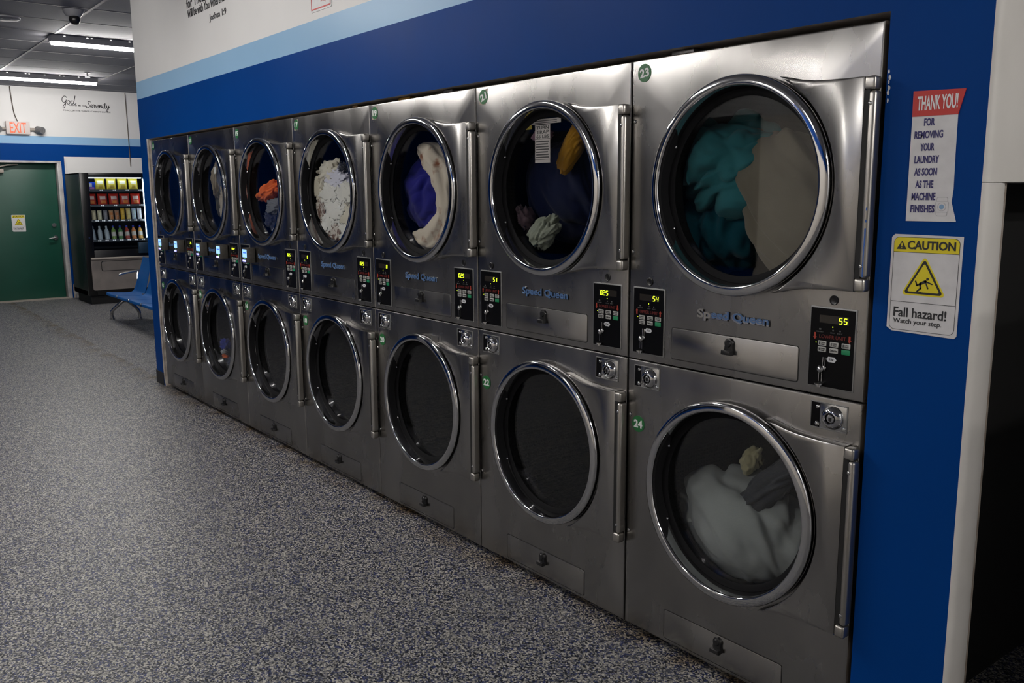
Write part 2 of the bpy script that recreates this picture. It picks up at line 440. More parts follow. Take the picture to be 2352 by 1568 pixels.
mb.box(XF - .05, XF + .03, .936 - .012, .936 + .004, .06, 2.133); struct('trim_7', mb.mesh('corner_strip', WPAINT))
# green door
d1 = struct('door_1', MB().box(XF - .175, XF - .130, -.125, .818, .012, 2.035, .003).mesh('door_slab', DOORG))
mb = MB()
for y0, y1 in ((.822, .882), (-.19, -.13)):
    mb.box(XF - .19, XF + .012, y0, y1, 0, 2.04, .003); mb.box(XF - .012, XF + .024, y0 + .018, y1 - .022, 0, 2.04, .003)
mb.box(XF - .19, XF + .012, -.19, .882, 2.036, 2.066, .003)
struct('door_frame', mb.mesh('door_frame', JAMB), d1)
mb = MB(); mb.box(XF - .19, XF + .02, -.19, .882, 0, .012); struct('threshold', mb.mesh('threshold', VPANELT), d1)
mb = MB(); mb.cyl((XF - .132, .735, 1.115), (XF - .108, .735, 1.115), .030, 20); mb.cyl((XF - .108, .735, 1.115), (XF - .102, .735, 1.115), .018, 16)
struct('deadbolt', mb.mesh('deadbolt', CHROME2), d1)
mb = MB(); mb.cyl((XF - .132, .74, .925), (XF - .108, .74, .925), .034, 20); mb.cyl((XF - .108, .74, .925), (XF - .07, .74, .925), .014, 12)
mb.tube([(XF - .07, .74, .925), (XF - .065, .70, .922), (XF - .07, .64, .912)], .011, 8); struct('lever_handle', mb.mesh('lever', CHROME2), d1)
mb = MB(); mb.box(XF - .13, XF - .06, -.12, .12, 1.89, 1.945, .006); struct('door_closer', mb.mesh('closer', VPANELT), d1)
mb = MB(); mb.tube([(XF - .09, .0, 1.955), (XF - .02, .16, 2.0), (XF - .09, .31, 2.01)], .010, 8); struct('closer_arm', mb.mesh('closer_arm', VPANELT), d1)
mb = MB(); mb.box(XF - .40, XF - .30, YB, 3.2, 0, CEIL); struct('wall_behind_door', mb.mesh('wall_outer', BLACKM))

# the side of the room behind the photographer: only its reflections reach the picture
mb = MB(); f = lambda a, z: (a, YB, z)
banded(mb, [(XF, -4.3, 0, CEIL, 0), (-4.3, -2.7, 0, CEIL, 2), (-2.7, 1.6, 0, .8, 0), (-2.7, -.1, 2.3, CEIL, 0), (-.1, 2.6, 2.3, CEIL, 2),
            (1.6, 11, 0, 2.3, 3), (2.6, 11, 2.3, CEIL, 0)], lambda a, z: (a, YB, z))
struct('wall_back', mb.mesh('wall_back', [BLUE, LBLUE, WPAINT, BEIGE], smooth=False))
mb = MB(); mb.box(-2.7, 1.6, YB - .06, YB - .03, .8, 2.3); w1 = struct('window_1', mb.mesh('window_pane', NIGHT))
mb = MB()
for x in (-2.7, -1.27, .16, 1.6): mb.box(x - .03, x + .03, YB - .03, YB + .02, .8, 2.3)
for z in (.8, 2.3): mb.box(-2.73, 1.63, YB - .03, YB + .02, z - .03, z + .03)
struct('window_frame', mb.mesh('window_frame', BLACK), w1)
mb = MB(); mb.box(10.9, 11, YB, 1.4, 0, CEIL); struct('wall_near', mb.mesh('wall_near', WPAINT))
mb = MB(); mb.box(XF, XL, 3.1, 3.2, 0, CEIL); struct('wall_alcove', mb.mesh('wall_alcove', BLUE))

# ------------------------------------------------------------------ ceiling lamps
def tube_lamp(x, y0, y1, label):
    t = thing('tube_light', label, 'ceiling light', (x, (y0 + y1) / 2, CEIL), 'ceiling tube lights')
    L = (y1 - y0) / 2
    mb = MB(); mb.prism([(-.075, -.002), (.075, -.002), (.055, -.060), (-.055, -.060)], -L, L); obj('housing', mb.mesh('lamp_housing', FIXT), t)
    mb = MB(); tb = bmesh.new(); rw = []
    for yy in (-L + .01, L - .01): rw.append([tb.verts.new((.027 * cos(a), yy, -.060 + .032 * sin(a))) for a in [pi + pi * i / 12 for i in range(13)]])
    for i in range(12): tb.faces.new((rw[0][i], rw[0][i + 1], rw[1][i + 1], rw[1][i]))
    tb.faces.new(rw[0]); tb.faces.new(rw[1]); bmesh.ops.recalc_face_normals(tb, faces=tb.faces[:]); mb._merge(tb)
    obj('tube', mb.mesh('lamp_tube', TUBEM), t)
    mb = MB()
    for u in (-.8, -.45, -.38, -.08, .22, .30, .6): mb.ball((.076, L * u, -.008), .009, .3, 1.2, .5, 8, 6)
    obj('slot_light', mb.mesh('lamp_slots', SLOTM), t)
tube_lamp(-6.0, -.11, 1.10, 'ceiling tube light above the green door, nearest the far wall')
tube_lamp(-2.7, -.11, 1.10, 'ceiling tube light with its end hidden by the wall corner, beside the dome camera')
for lx, ly in ((.9, -1.85), (3.1, -1.85), (9.3, -.9), (10.1, -.9), (3.0, -4.6), (5.0, -4.2)):  # rightmost and rearmost tubes are added, to brighten wall end and mirrored back wall
    tube_lamp(lx, ly - .605, ly + .605, 'unseen ceiling tube light placed to light the room')

# ceiling camera, sprinkler, fitting
t = thing('security_camera', 'dark dome security camera on the grey ceiling', 'security camera', (-1.25, -.2, CEIL))
mb = MB(); mb.lathe([(.0, .0), (.085, 0), (.082, -.02), (.055, -.055), (.0, -.06)], 0, 0, 28, axis='z'); obj('mount', mb.mesh('cam_mount', FIXT), t)
mb = MB(); mb.ball((0.02, 0, -.08), .045, u=24, v=16); obj('lens_ball', mb.mesh('cam_ball', BLACK), t)
t = thing('fire_sprinkler', 'small metal fire sprinkler hanging from the ceiling beside the far tube light', 'sprinkler', (-5.45, .86, CEIL))
mb = MB(); mb.cyl((0, 0, 0), (0, 0, -.05), .010, 10); mb.cyl((0, 0, -.0), (0, 0, -.006), .035, 16); obj('stem', mb.mesh('sprinkler_stem', FIXT), t)
mb = MB(); mb.cyl((0, 0, -.052), (0, 0, -.056), .030, 16); obj('deflector', mb.mesh('sprinkler_plate', CHROME2), t)
mb = MB(); mb.lathe([(0, CEIL), (.13, CEIL), (.13, CEIL - .012), (.09, CEIL - .022), (0, CEIL - .022)], -1.94, 0, 28, axis='z', cy=-.62)
tag(obj('ceiling_disc', mb.mesh('ceiling_disc', FIXT)), 'flat dark round fitting on the ceiling at the left edge', 'ceiling fitting')

# exit sign with its two emergency lamp heads
t = thing('exit_sign', 'white EXIT sign with orange letters over the green door', 'exit sign', (XF, .34, 2.53))
mb = MB(); mb.box(.0, .065, -.155, .155, -.092, .092, .008); obj('case', mb.mesh('exit_case', EXITW), t)
mb = MB(); mb.text('EXIT', -.105, .105, -.072, .072, .066, wall='far', off=.012); obj('lettering', mb.mesh('exit_text', ORANGE_EXIT), t)
for s in (-1, 1):
    mb = MB(); mb.tube([(.03, s * .15, -.015), (.05, s * .235, -.015)], .022, 10); obj('lamp_arm', mb.mesh('lamp_arm', VPANELT), t)
    mb = MB(); mb.cyl((.03, s * .28 - .02, -.02), (.12, s * .28 + .03, -.03), .055, 18, .048); h = obj('lamp_head', mb.mesh('lamp_head', LAMPG), t)
mb = MB(); mb.tube(smooth_path([(XF + .012, .35, 2.62), (XF + .012, .315, 2.74), (XF + .012, .298, 2.92), (XF + .012, .288, CEIL - .008)]), .007, 8)
tag(obj('power_conduit', mb.mesh('conduit', WIRE)), 'thin brown cable running from the EXIT sign up to the ceiling', 'cable')

# script lettering strokes for the wall quotation
ST = {
 'G': [[(.72, .82), (.55, 1.0), (.28, .95), (.08, .65), (.12, .3), (.35, .22), (.6, .42), (.62, .55), (.5, .0), (.3, -.5), (.12, -.45), (.2, -.2), (.6, .2)]],
 'o': [[(.35, .48), (.12, .38), (.08, .12), (.28, .0), (.48, .18), (.42, .44), (.35, .48), (.62, .36)]],
 'd': [[(.45, .42), (.2, .46), (.06, .2), (.2, .0), (.42, .16), (.62, .7), (.72, 1.12), (.55, .5), (.5, .1), (.62, .02), (.8, .2)]],
 'S': [[(.72, .85), (.6, 1.0), (.36, .9), (.32, .68), (.5, .45), (.5, .15), (.25, -.05), (.0, .05), (.05, .25)]],
 'e': [[(.05, .18), (.35, .3), (.38, .44), (.24, .48), (.1, .28), (.16, .03), (.34, .02), (.55, .25)]],
 'r': [[(.0, .22), (.14, .5), (.26, .42), (.2, .0)], [(.2, .1), (.3, .38), (.45, .42), (.5, .1), (.62, .2)]],
 'n': [[(.02, .3), (.12, .45), (.08, .0)], [(.1, .1), (.28, .45), (.42, .4), (.4, .06), (.6, .2)]],
 'i': [[(.05, .25), (.14, .45), (.1, .08), (.2, .0), (.36, .22)], [(.2, .62), (.22, .66)]],
 't': [[(.05, .2), (.22, .85), (.12, .1), (.24, .0), (.4, .2)], [(.0, .56), (.4, .6)]],
 'y': [[(.02, .25), (.12, .46), (.12, .12), (.26, .06), (.46, .46), (.34, -.1), (.12, -.5), (.0, -.4), (.16, -.12), (.6, .25)]],
}
def script(mb, word, y0, z0, size, r, x):
    u = y0
    adv = {'G': .62, 'o': .52, 'd': .7, 'S': .6, 'e': .46, 'r': .52, 'n': .52, 'i': .3, 't': .34, 'y': .5}
    for ch in word:
        for s in ST[ch]: mb.tube([(x, u + p[0] * size * .9, z0 + p[1] * size) for p in smooth_path(s, 4)], r, 6)
        u += adv[ch] * size * .9
    return u
mb = MB()
script(mb, 'God', .962, 2.905, .115, .0045, XF + .003)
script(mb, 'Serenity', 1.30, 2.868, .098, .0045, XF + .003)
mb.text('GRANT ME THE', 1.065, 1.295, 2.882, 2.900, XF, wall='far', off=.012, depth=.003)
mb.text('TO ACCEPT THE THINGS I CANNOT CHANGE', .974, 1.641, 2.803, 2.823, XF, wall='far', off=.012, depth=.003)
tag(obj('wall_quote', mb.mesh('serenity_quote', INK)), 'black script wall lettering God Grant Me The Serenity on the far white wall', 'wall lettering')
mb = MB()
mb.text('for The', 1.03, 1.32, 2.80, 2.862, 0., off=.01, depth=.002); mb.text('L', 1.335, 1.44, 2.80, 2.92, 0., off=.02, shear=.35, depth=.002); mb.text('ord Your God', 1.45, 1.95, 2.80, 2.865, 0., off=.01, depth=.002)
mb.text('Will be with You Wherever You go', 1.04, 1.93, 2.722, 2.790, 0., off=.01, depth=.002)
mb.text('Joshua 1:9', 1.45, 1.745, 2.648, 2.700, 0., off=.004, depth=.002)
tag(obj('wall_quote', mb.mesh('joshua_quote', INK)), 'black wall lettering ending in Joshua 1:9 above the light blue stripe', 'wall lettering')
t = thing('notice', 'small red-bordered notice cut by the top of the picture, above the light blue stripe', 'sign', (3.045, 0, 2.63))
mb = MB(); mb.prism(rrect(-.118, .118, -.15, .15, .012), -.003, .0); obj('board', mb.mesh('notice_board', SIGNW), t)
mb = MB()
for a in ((-.106, .106, -.140, -.134), (-.106, .106, .134, .140), (-.109, -.103, -.14, .14), (.103, .109, -.14, .14)): mb.box(a[0], a[1], -.0042, -.003, a[2], a[3])
obj('border', mb.mesh('notice_border', SIGNR), t)
mb = MB(); mb.text('Allowed', -.095, .02, -.075, -.03, -.003, off=.012); mb.text('No Washing', -.09, .09, .03, .07, -.003, off=.012); obj('lettering', mb.mesh('notice_text', INK), t)
mb = MB(); mb.text('To Request', .0, .09, -.118, -.09, -.003, off=.0, shear=.3); obj('script_lettering', mb.mesh('notice_script', SIGNR), t)

# ------------------------------------------------------------------ dryers
CX, CZU, CZL, RO = .446, 1.567, .602, .319
CACHE = {}
def cached(key, fn):
    if key not in CACHE: CACHE[key] = fn()
    return CACHE[key]

def front_panel(z0, z1, cz):
    """steel skin with a round hole and a rolled edge"""
    mb = MB(); t = bmesh.new(); N = 96; r = .302
    x0, x1 = .0015, W - .0015; e = .007
    C, E, E2, E3, CB = [], [], ([], [], []), [], []
    for i in range(N):
        a = 2 * pi * i / N; dx, dz = cos(a), sin(a)
        def hit(xa, xb, za, zb):
            k = min(((xb - CX) / dx) if dx > 1e-9 else ((xa - CX) / dx if dx < -1e-9 else 1e9), ((zb - cz) / dz) if dz > 1e-9 else ((za - cz) / dz if dz < -1e-9 else 1e9))
            return CX + dx * k, cz + dz * k
        C.append(t.verts.new((CX + r * dx, 0, cz + r * dz))); CB.append(t.verts.new((CX + r * dx, .03, cz + r * dz)))
        p = hit(x0 + e, x1 - e, z0 + e, z1 - e); E.append(t.verts.new((p[0], 0, p[1])))
        for q, (k1, k2) in enumerate(((.5, .13), (.2, .4), (.0, 1.))):
            p = hit(x0 + e * k1, x1 - e * k1, z0 + e * k1, z1 - e * k1); E2[q].append(t.verts.new((p[0], e * k2, p[1])))
        p = hit(x0, x1, z0, z1); E3.append(t.verts.new((p[0], .03, p[1])))
    # snap the nearest sample to each corner so that the outline stays square
    for L, o, y in ((E, e, 0), (E2[0], e * .5, e * .13), (E2[1], e * .2, e * .4), (E2[2], 0, e), (E3, 0, .03)):
        for xx in (x0 + o, x1 - o):
            for zz in (z0 + o, z1 - o):
                v = min(L, key=lambda v: (v.co.x - xx) ** 2 + (v.co.z - zz) ** 2); v.co = Vector((xx, y, zz))
    for A, B in ((CB, C), (C, E), (E, E2[0]), (E2[0], E2[1]), (E2[1], E2[2]), (E2[2], E3)):
        for i in range(N): t.faces.new((A[i], A[(i + 1) % N], B[(i + 1) % N], B[i]))
    bmesh.ops.recalc_face_normals(t, faces=t.faces[:])
    return mb._merge(t).mesh('front_panel', STEEL, ang=25)

def door_ring(cz):
    p = [(.296, .004), (.306, -.004), (.3165, -.012), (RO, -.022), (RO, -.032), (.3178, -.0365), (.3145, -.0395), (.308, -.0415), (.296, -.0435), (.2915, -.0430), (.2885, -.0400), (.2868, -.034), (.285, -.012), (.283, .006), (.283, .020)]
    return MB().lathe(p, CX, cz, 96).mesh('door_ring', CHROME, ang=50)
def door_glass(cz): return MB().lathe([(.0, .0125), (.2815, .0125), (.2815, .0165), (.0, .0165)], CX, cz, 64).mesh('door_glass', GLASS)
def door_gasket(cz): return MB().lathe([(.2829, .004), (.274, .0045), (.266, .007), (.262, .010), (.262, .0124), (.2829, .0124)], CX, cz, 72, closed=True).mesh('door_gasket', RUBBER)
def hinge_panel(cz):
    top = [(.588, .2985), (.602, .2965), (.625, .291), (.66, .283), (.70, .2775), (.742, .275), (.79, .2735), (.848, .2735)]
    pts = [(x, cz + z) for x, z in top] + [(x, cz - z) for x, z in top[::-1]]
    a1 = atan2(.2985, .588 - CX); r = .3285
    n = 26
    pts += [(CX + r * cos(-a1 + 2 * a1 * i / n), cz + r * sin(-a1 + 2 * a1 * i / n)) for i in range(n + 1)][1:-1]
    return MB().plate(pts, -.002, -.031, .006).mesh('hinge_panel', STEEL, ang=40)
def hinge_tube(cz): return MB().box(.8615, .882, -.036, -.002, cz - .235, cz + .237, .009, 4).mesh('hinge_tube', HINGE)
def hinge_cap(cz, s):
    z0, z1 = (cz + .239, cz + .2725) if s > 0 else (cz - .272, cz - .237)
    return MB().box(.849, .8795, -.0365, -.003, z0, z1, .007, 3).mesh('hinge_cap', HINGE)
def hinge_slot(cz): return MB().box(.8475, .863, -.0295, -.003, cz - .2375, cz + .2395).mesh('hinge_gap', BLACKM)
def catch_plate(cz):
    mb = MB(); t = bmesh.new(); n = 40; A, B = [], []
    for i in range(n + 1):
        u = -1 + 2 * i / n; a = pi + u * radians(39)
        yb = -.036 + .040 * (max(0., 1 - abs(u) ** 5)) + .006 * math.exp(-((abs(u) - .62) / .12) ** 2) - .006 * math.exp(-(u / .4) ** 2)
        r0 = .2862
        A.append((t.verts.new((CX + r0 * cos(a), -.0375, cz + r0 * sin(a))), t.verts.new((CX + (r0 - .008) * cos(a), -.0355, cz + (r0 - .008) * sin(a)))))
        r1 = .2835
        B.append((t.verts.new((CX + r1 * cos(a), yb, cz + r1 * sin(a))), t.verts.new((CX + (r1 - .007) * cos(a), yb - .001, cz + (r1 - .007) * sin(a)))))
    for i in range(n):
        t.faces.new((A[i][1], A[i + 1][1], B[i + 1][1], B[i][1])); t.faces.new((A[i][0], A[i][1], A[i + 1][1], A[i + 1][0])) if False else None
        t.faces.new((B[i][0], B[i + 1][0], B[i + 1][1], B[i][1])); t.faces.new((A[i][0], A[i + 1][0], A[i + 1][1], A[i][1]))
    bmesh.ops.recalc_face_normals(t, faces=t.faces[:])
    return mb._merge(t).mesh('catch_plate', RUBBER)
def rivet(cz, s):
    a = pi + s * radians(27); r = .278
    return MB().ball((CX + r * cos(a), -.004, cz + r * sin(a)), .006, u=12, v=8).mesh('rivet', CHROME)
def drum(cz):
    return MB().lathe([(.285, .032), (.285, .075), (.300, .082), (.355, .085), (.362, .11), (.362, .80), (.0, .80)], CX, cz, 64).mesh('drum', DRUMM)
def drum_mat():
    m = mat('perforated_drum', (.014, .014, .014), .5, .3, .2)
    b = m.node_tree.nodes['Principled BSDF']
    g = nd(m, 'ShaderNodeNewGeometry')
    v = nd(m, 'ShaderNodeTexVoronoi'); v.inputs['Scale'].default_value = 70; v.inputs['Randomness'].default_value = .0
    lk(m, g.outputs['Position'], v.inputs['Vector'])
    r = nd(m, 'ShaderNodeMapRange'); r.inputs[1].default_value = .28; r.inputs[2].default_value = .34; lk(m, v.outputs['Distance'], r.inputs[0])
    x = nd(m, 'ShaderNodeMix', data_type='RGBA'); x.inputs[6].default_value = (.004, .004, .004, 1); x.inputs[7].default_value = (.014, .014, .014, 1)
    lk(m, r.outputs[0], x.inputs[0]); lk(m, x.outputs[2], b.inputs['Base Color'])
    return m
DRUMM = drum_mat()

SEG = {'0': 'abcdef', '1': 'bc', '2': 'abged', '3': 'abgcd', '4': 'fgbc', '5': 'afgcd', '6': 'afgedc', '9': 'abfgcd', 'd': 'bcged', 'o': 'cdeg', 'r': 'eg'}
def digits(text, x, z, w, h):
    mb = MB(); t = h * .13; sl = .10
    def seg(c, x0):
        hx = {'a': (0, 1, 1), 'g': (0, 1, .5), 'd': (0, 1, 0)}
        if c in hx:
            a, b, v = hx[c]; zz = z + v * h
            pts = [(x0 + t * .4 + sl * v * h, zz - t / 2), (x0 + w - t * .4 + sl * v * h, zz - t / 2), (x0 + w - t * .4 + sl * v * h, zz + t / 2), (x0 + t * .4 + sl * v * h, zz + t / 2)]
        else:
            xx = x0 if c in 'fe' else x0 + w; za, zb = (z + h / 2, z + h) if c in 'fb' else (z, z + h / 2)
            pts = [(xx - t / 2 + sl * (za - z), za + t * .2), (xx + t / 2 + sl * (za - z), za + t * .2), (xx + t / 2 + sl * (zb - z), zb - t * .2), (xx - t / 2 + sl * (zb - z), zb - t * .2)]
        mb.prism(pts, -.0009, -.0002)
    for ch in text:
        if ch == '.': mb.box(x - w * .26, x - w * .26 + t, -.0009, -.0002, z - t / 2, z + t / 2); continue
        for c in SEG[ch]: seg(c, x)
        x += w * 1.62
    return mb.mesh('digits', LED, smooth=False)

def control_panel(parent, x0, z0, upper, readout, leds=True):
    """black coin panel .142 x .225 with display, keys and coin slide; origin at its lower left corner"""
    w, h = .142, .225
    X = lambda u: u * w
    Z = lambda v: (1 - v) * h
    p = obj('control_panel', cached('cp_body', lambda: MB().prism(rrect(0, w, 0, h, .003), -.0030, .004, bev=.0012).mesh('panel_rim', RIM)), parent, (x0, 0, z0))
    def sub(name, key, fn, loc=(0, -.0032, 0)): return obj(name, cached(key, fn), p, loc)
    sub('face', 'cp_face', lambda: MB().prism(rrect(.004, w - .004, .004, h - .004, .002), -.0008, .0002).mesh('panel_face', PANELBLK))
    sub('display', 'cp_disp', lambda: MB().box(X(.22), X(.84), -.0014, -.0008, Z(.195), Z(.10)).mesh('display', LEDW))
    dw = .0088; dh = .0155
    xs = X(.84) - len([c for c in readout if c != '.']) * dw * 1.62 if len(readout) <= 3 and '.' not in readout else X(.27)
    if readout: obj('digit_readout', cached('dg' + readout, lambda: digits(readout, xs, Z(.186), dw, dh)), p, (0, -.0047, 0))
    def icons():
        mb = MB()
        for u, s in ((.24, 1), (.52, .7), (.67, .7)):
            mb.box(X(u) - .003 * s, X(u) + .003 * s, -.0014, -.0008, Z(.285), Z(.268)); mb.text('HIGH HEAT' if s == 1 else 'DRY', X(u) - .011 * s, X(u) + .011 * s, Z(.315), Z(.301), -.0008)
        return mb.mesh('status_icons', GREYP)
    sub('status_icon', 'cp_icons', icons)
    if leds:
        sub('status_led', 'cp_led1', lambda: MB().ball((X(.51), -.0008, Z(.236)), .0016, sy=.4, u=10, v=6).mesh('status_led', LED))
        sub('status_led', 'cp_led2', lambda: MB().ball((X(.165), -.0008, Z(.445)), .0013, sy=.4, u=10, v=6).mesh('status_led', LED))
    word = 'UPPER UNIT' if upper else 'LOWER UNIT'
    sub('lettering', 'cp_word' + word, lambda: MB().text(word, X(.23), X(.80), Z(.385), Z(.340), -.0008).mesh('unit_text', REDP))
    s = 1 if upper else -1
    def arrow(u):
        mb = MB(); zc = Z(.365)
        if 1:
            xx = X(u); pts = [(-.0028, -.0095), (.0028, -.0095), (.0028, .002), (.0058, .002), (0, .0095), (-.0058, .002), (-.0028, .002)]
            pts = [(xx + a, zc + s * b) for a, b in pts]
            mb.prism(pts if s > 0 else pts[::-1], -.0014, -.0008)
        return mb.mesh('arrow', ARROW)
    for u in (.135, .875): sub('arrow', 'cp_arrow%d%.2f' % (s, u), lambda: arrow(u))
    for j, v in enumerate((.447, .522)):
        for i, u in enumerate((.30, .557, .81)):
            green = (i, j) == (2, 1)
            def key(u=u, v=v, green=green, i=i, j=j):
                mb = MB(); mb.prism(rrect(X(u) - .0128, X(u) + .0128, Z(v) - .0068, Z(v) + .0068, .002), -.0022, -.0008, bev=.0005)
                if not green:
                    if (i, j) == (1, 1): mb.text('Delicate', X(u) - .0105, X(u) + .0105, Z(v) - .0025, Z(v) + .003, -.0022, 1, off=.01)
                    else:
                        mb.box(X(u) - .009, X(u) - .0065, -.0027, -.0022, Z(v) - .004, Z(v) + .004, mi=1); mb.text(('HIGH', 'MED', 'LOW', 'PERM')[(i + 3 * j) % 4], X(u) - .004, X(u) + .009, Z(v) + .0005, Z(v) + .0042, -.0022, 1, off=.01)
                        mb.text('TEMP', X(u) - .004, X(u) + .009, Z(v) - .0045, Z(v) - .0012, -.0022, 1, off=.01)
                return mb.mesh('button', [BTNG if green else BTN, INK])
            sub('button', 'cp_key%d%d' % (i, j), key)
    def plate():
        mb = MB(); xx, zz = X(.515), Z(.635); a, b = .0155, .0072
        mb.prism([(xx - a, zz), (xx - a * .6, zz - b), (xx + a * .6, zz - b), (xx + a, zz), (xx + a * .6, zz + b), (xx - a * .6, zz + b)], -.0016, -.0008)
        mb.text('25¢', xx - .007, xx + .007, zz - .0035, zz + .0035, -.0016, 1, off=.012); return mb.mesh('price_plate', [PLATE, INK])
    sub('price_plate', 'cp_plate', plate)
    def slide():
        mb = MB(); xx = X(.37)
        mb.box(xx - .0045, xx - .0025, -.0045, -.0008, Z(.745), Z(.615), .0005); mb.box(xx + .0025, xx + .0045, -.0045, -.0008, Z(.745), Z(.615), .0005)
        mb.ball((X(.30), -.004, Z(.77)), .010, 1, .8, 1.05, 16, 10); mb.ball((X(.385), -.004, Z(.748)), .006, 1, .8, 1.2, 12, 8)
        mb.box(X(.30) - .0050, X(.30) - .0032, -.004, -.0008, Z(.92), Z(.80)); mb.box(X(.30) + .0036, X(.30) + .0054, -.004, -.0008, Z(.92), Z(.80))
        mb.cyl((X(.31), -.010, Z(.955)), (X(.31), -.010, Z(.938)), .0125, 18, .0125); mb.cyl((X(.31), -.010, Z(.985)), (X(.31), -.010, Z(.955)), .007, 14)
        return mb.mesh('coin_slide', CHROME2)
    sub('coin_slide', 'cp_slide', slide)
    return p

def lint_door(parent, x0, x1, z0, z1):
    w, h = x1 - x0, z1 - z0
    p = obj('lint_door', cached('lint%.3f%.3f' % (w, h), lambda: MB().prism(rrect(.0025, w - .0025, .0025, h - .0025, .008), -.0018, .004, bev=.0015).mesh('lint_door', STEEL)), parent, (x0, 0, z0))
    obj('seam', cached('seam%.3f%.3f' % (w, h), lambda: MB().prism(rrect(0, w, 0, h, .010), -.0004, .002).mesh('lint_seam', BLACKM)), p)
    def latch():
        mb = MB()
        pts = [(.0165 * cos(a), .0165 * sin(a)) for a in [radians(-25 + 230 * i / 16) for i in range(17)]] + [(-.0185, -.028), (-.016, -.034), (.016, -.034), (.0185, -.028)]
        mb.prism(pts, -.012, -.0018, bev=.004); mb.lathe([(0, -.016), (.009, -.016), (.0115, -.013), (.0115, -.011)], 0, 0, 20)
        t = MB(); mb.prism([(-.017, -.020), (.017, -.020), (.0185, -.034), (-.0185, -.034)], -.026, -.010, bev=.004); t.bm.free()
        return mb.mesh('latch', BLACK)
    obj('latch', cached('latch', latch), p, (w * .497, 0, h * .78))
    return p

def lock_plate(parent, x0):
    """recessed chrome plate .115 x .076 with a domed lock"""
    w, h = .115, .076
    def frame():
        mb = MB()
        for a in ((0, w, h - .003, h), (0, w, 0, .003), (0, .003, 0, h), (w - .003, w, 0, h)): mb.box(a[0], a[1], -.003, .001, a[2], a[3], .0006)
        return mb.mesh('lock_frame', RIM)
    p = obj('lock', cached('lock_frame', frame), parent, (x0, 0, .9015))
    obj('plate', cached('lock_back', lambda: MB().box(.003, .030, -.0012, .001, .003, h - .003, mi=1).box(.030, w - .003, -.0016, .001, .003, h - .003, .001).mesh('lock_back', [CHROME2, PANELBLK])), p)
    obj('lock_dome', cached('lock_dome', lambda: MB().lathe([(.0332, -.0015), (.033, -.006), (.029, -.012), (.022, -.0175), (.018, -.0185), (.0155, -.0165), (.0145, -.010)], .071, .037, 36).lathe([(.0115, -.008), (.0115, -.0155), (.0095, -.017), (.0, -.017)], .071, .037, 28).mesh('lock_dome', CHROME)), p)
    obj('keyhole', cached('lock_key', lambda: MB().lathe([(.0145, -.009), (.0, -.009)], .071, .037, 24).prism(rrect(.067, .076, .030, .041, .002), -.0176, -.0170).mesh('keyhole', BLACK)), p)
    for i, (a, b, c) in enumerate(((.023, .061, .006), (.023, .013, .0075), (.106, .012, .006))):
        obj('stud', cached('lock_stud%d' % i, lambda: MB().ball((a, -.002, b), c, sy=.7, u=12, v=8).mesh('stud', CHROME2)), p)
    return p

def sticker(parent, num, x, z, tape=False, rot=0.):
    r = .0285
    p = obj('number_sticker', cached('stick', lambda: MB().prism(circ(0, 0, r, 36), -.0012, .0).mesh('number_sticker', GREEN, smooth=False)), parent, (x, 0, z))
    obj('numeral', MB().text(num, -.0185, .0185, -.0125, .0125, -.0012, off=.035, rot=rot, depth=.0005).mesh('numeral', WHITE, smooth=False), p)
    if tape: obj('tape_residue', cached('tape', lambda: MB().prism([(-.029, -.029), (.014, -.030), (.029, .030), (-.012, .027)], -.0006, .0).mesh('tape', TAPE, smooth=False)), p)

def badge(parent, worn):
    p = obj('badge', cached('bd_back', lambda: MB().text('Speed Queen', .305, .569, 1.1605, 1.1945, .0005, off=.062, depth=.0035).mesh('badge_backing', BLACK)), parent)
    obj('badge_edge', cached('bd_edge', lambda: MB().text('Speed Queen', .305, .569, 1.1605, 1.1945, -.003, off=.036, depth=.0015).mesh('badge_outline', BADGE_EDGE)), p)
    if not worn:
        obj('lettering', cached('bd_face', lambda: MB().text('Speed Queen', .305, .569, 1.1605, 1.1945, -.0045, off=.022, depth=.0008).mesh('badge_face', BADGE)), p)
    else:
        obj('lettering', MB().text('eed Queen', .3605, .569, 1.1676, 1.1945, -.0045, off=.022, depth=.0008).mesh('badge_face_part', BADGE), p)
        obj('worn_lettering', MB().text('Sp', .305, .355, 1.1605, 1.1945, -.0045, off=.03, depth=.0008).mesh('badge_worn', BADGE_WORN), p)

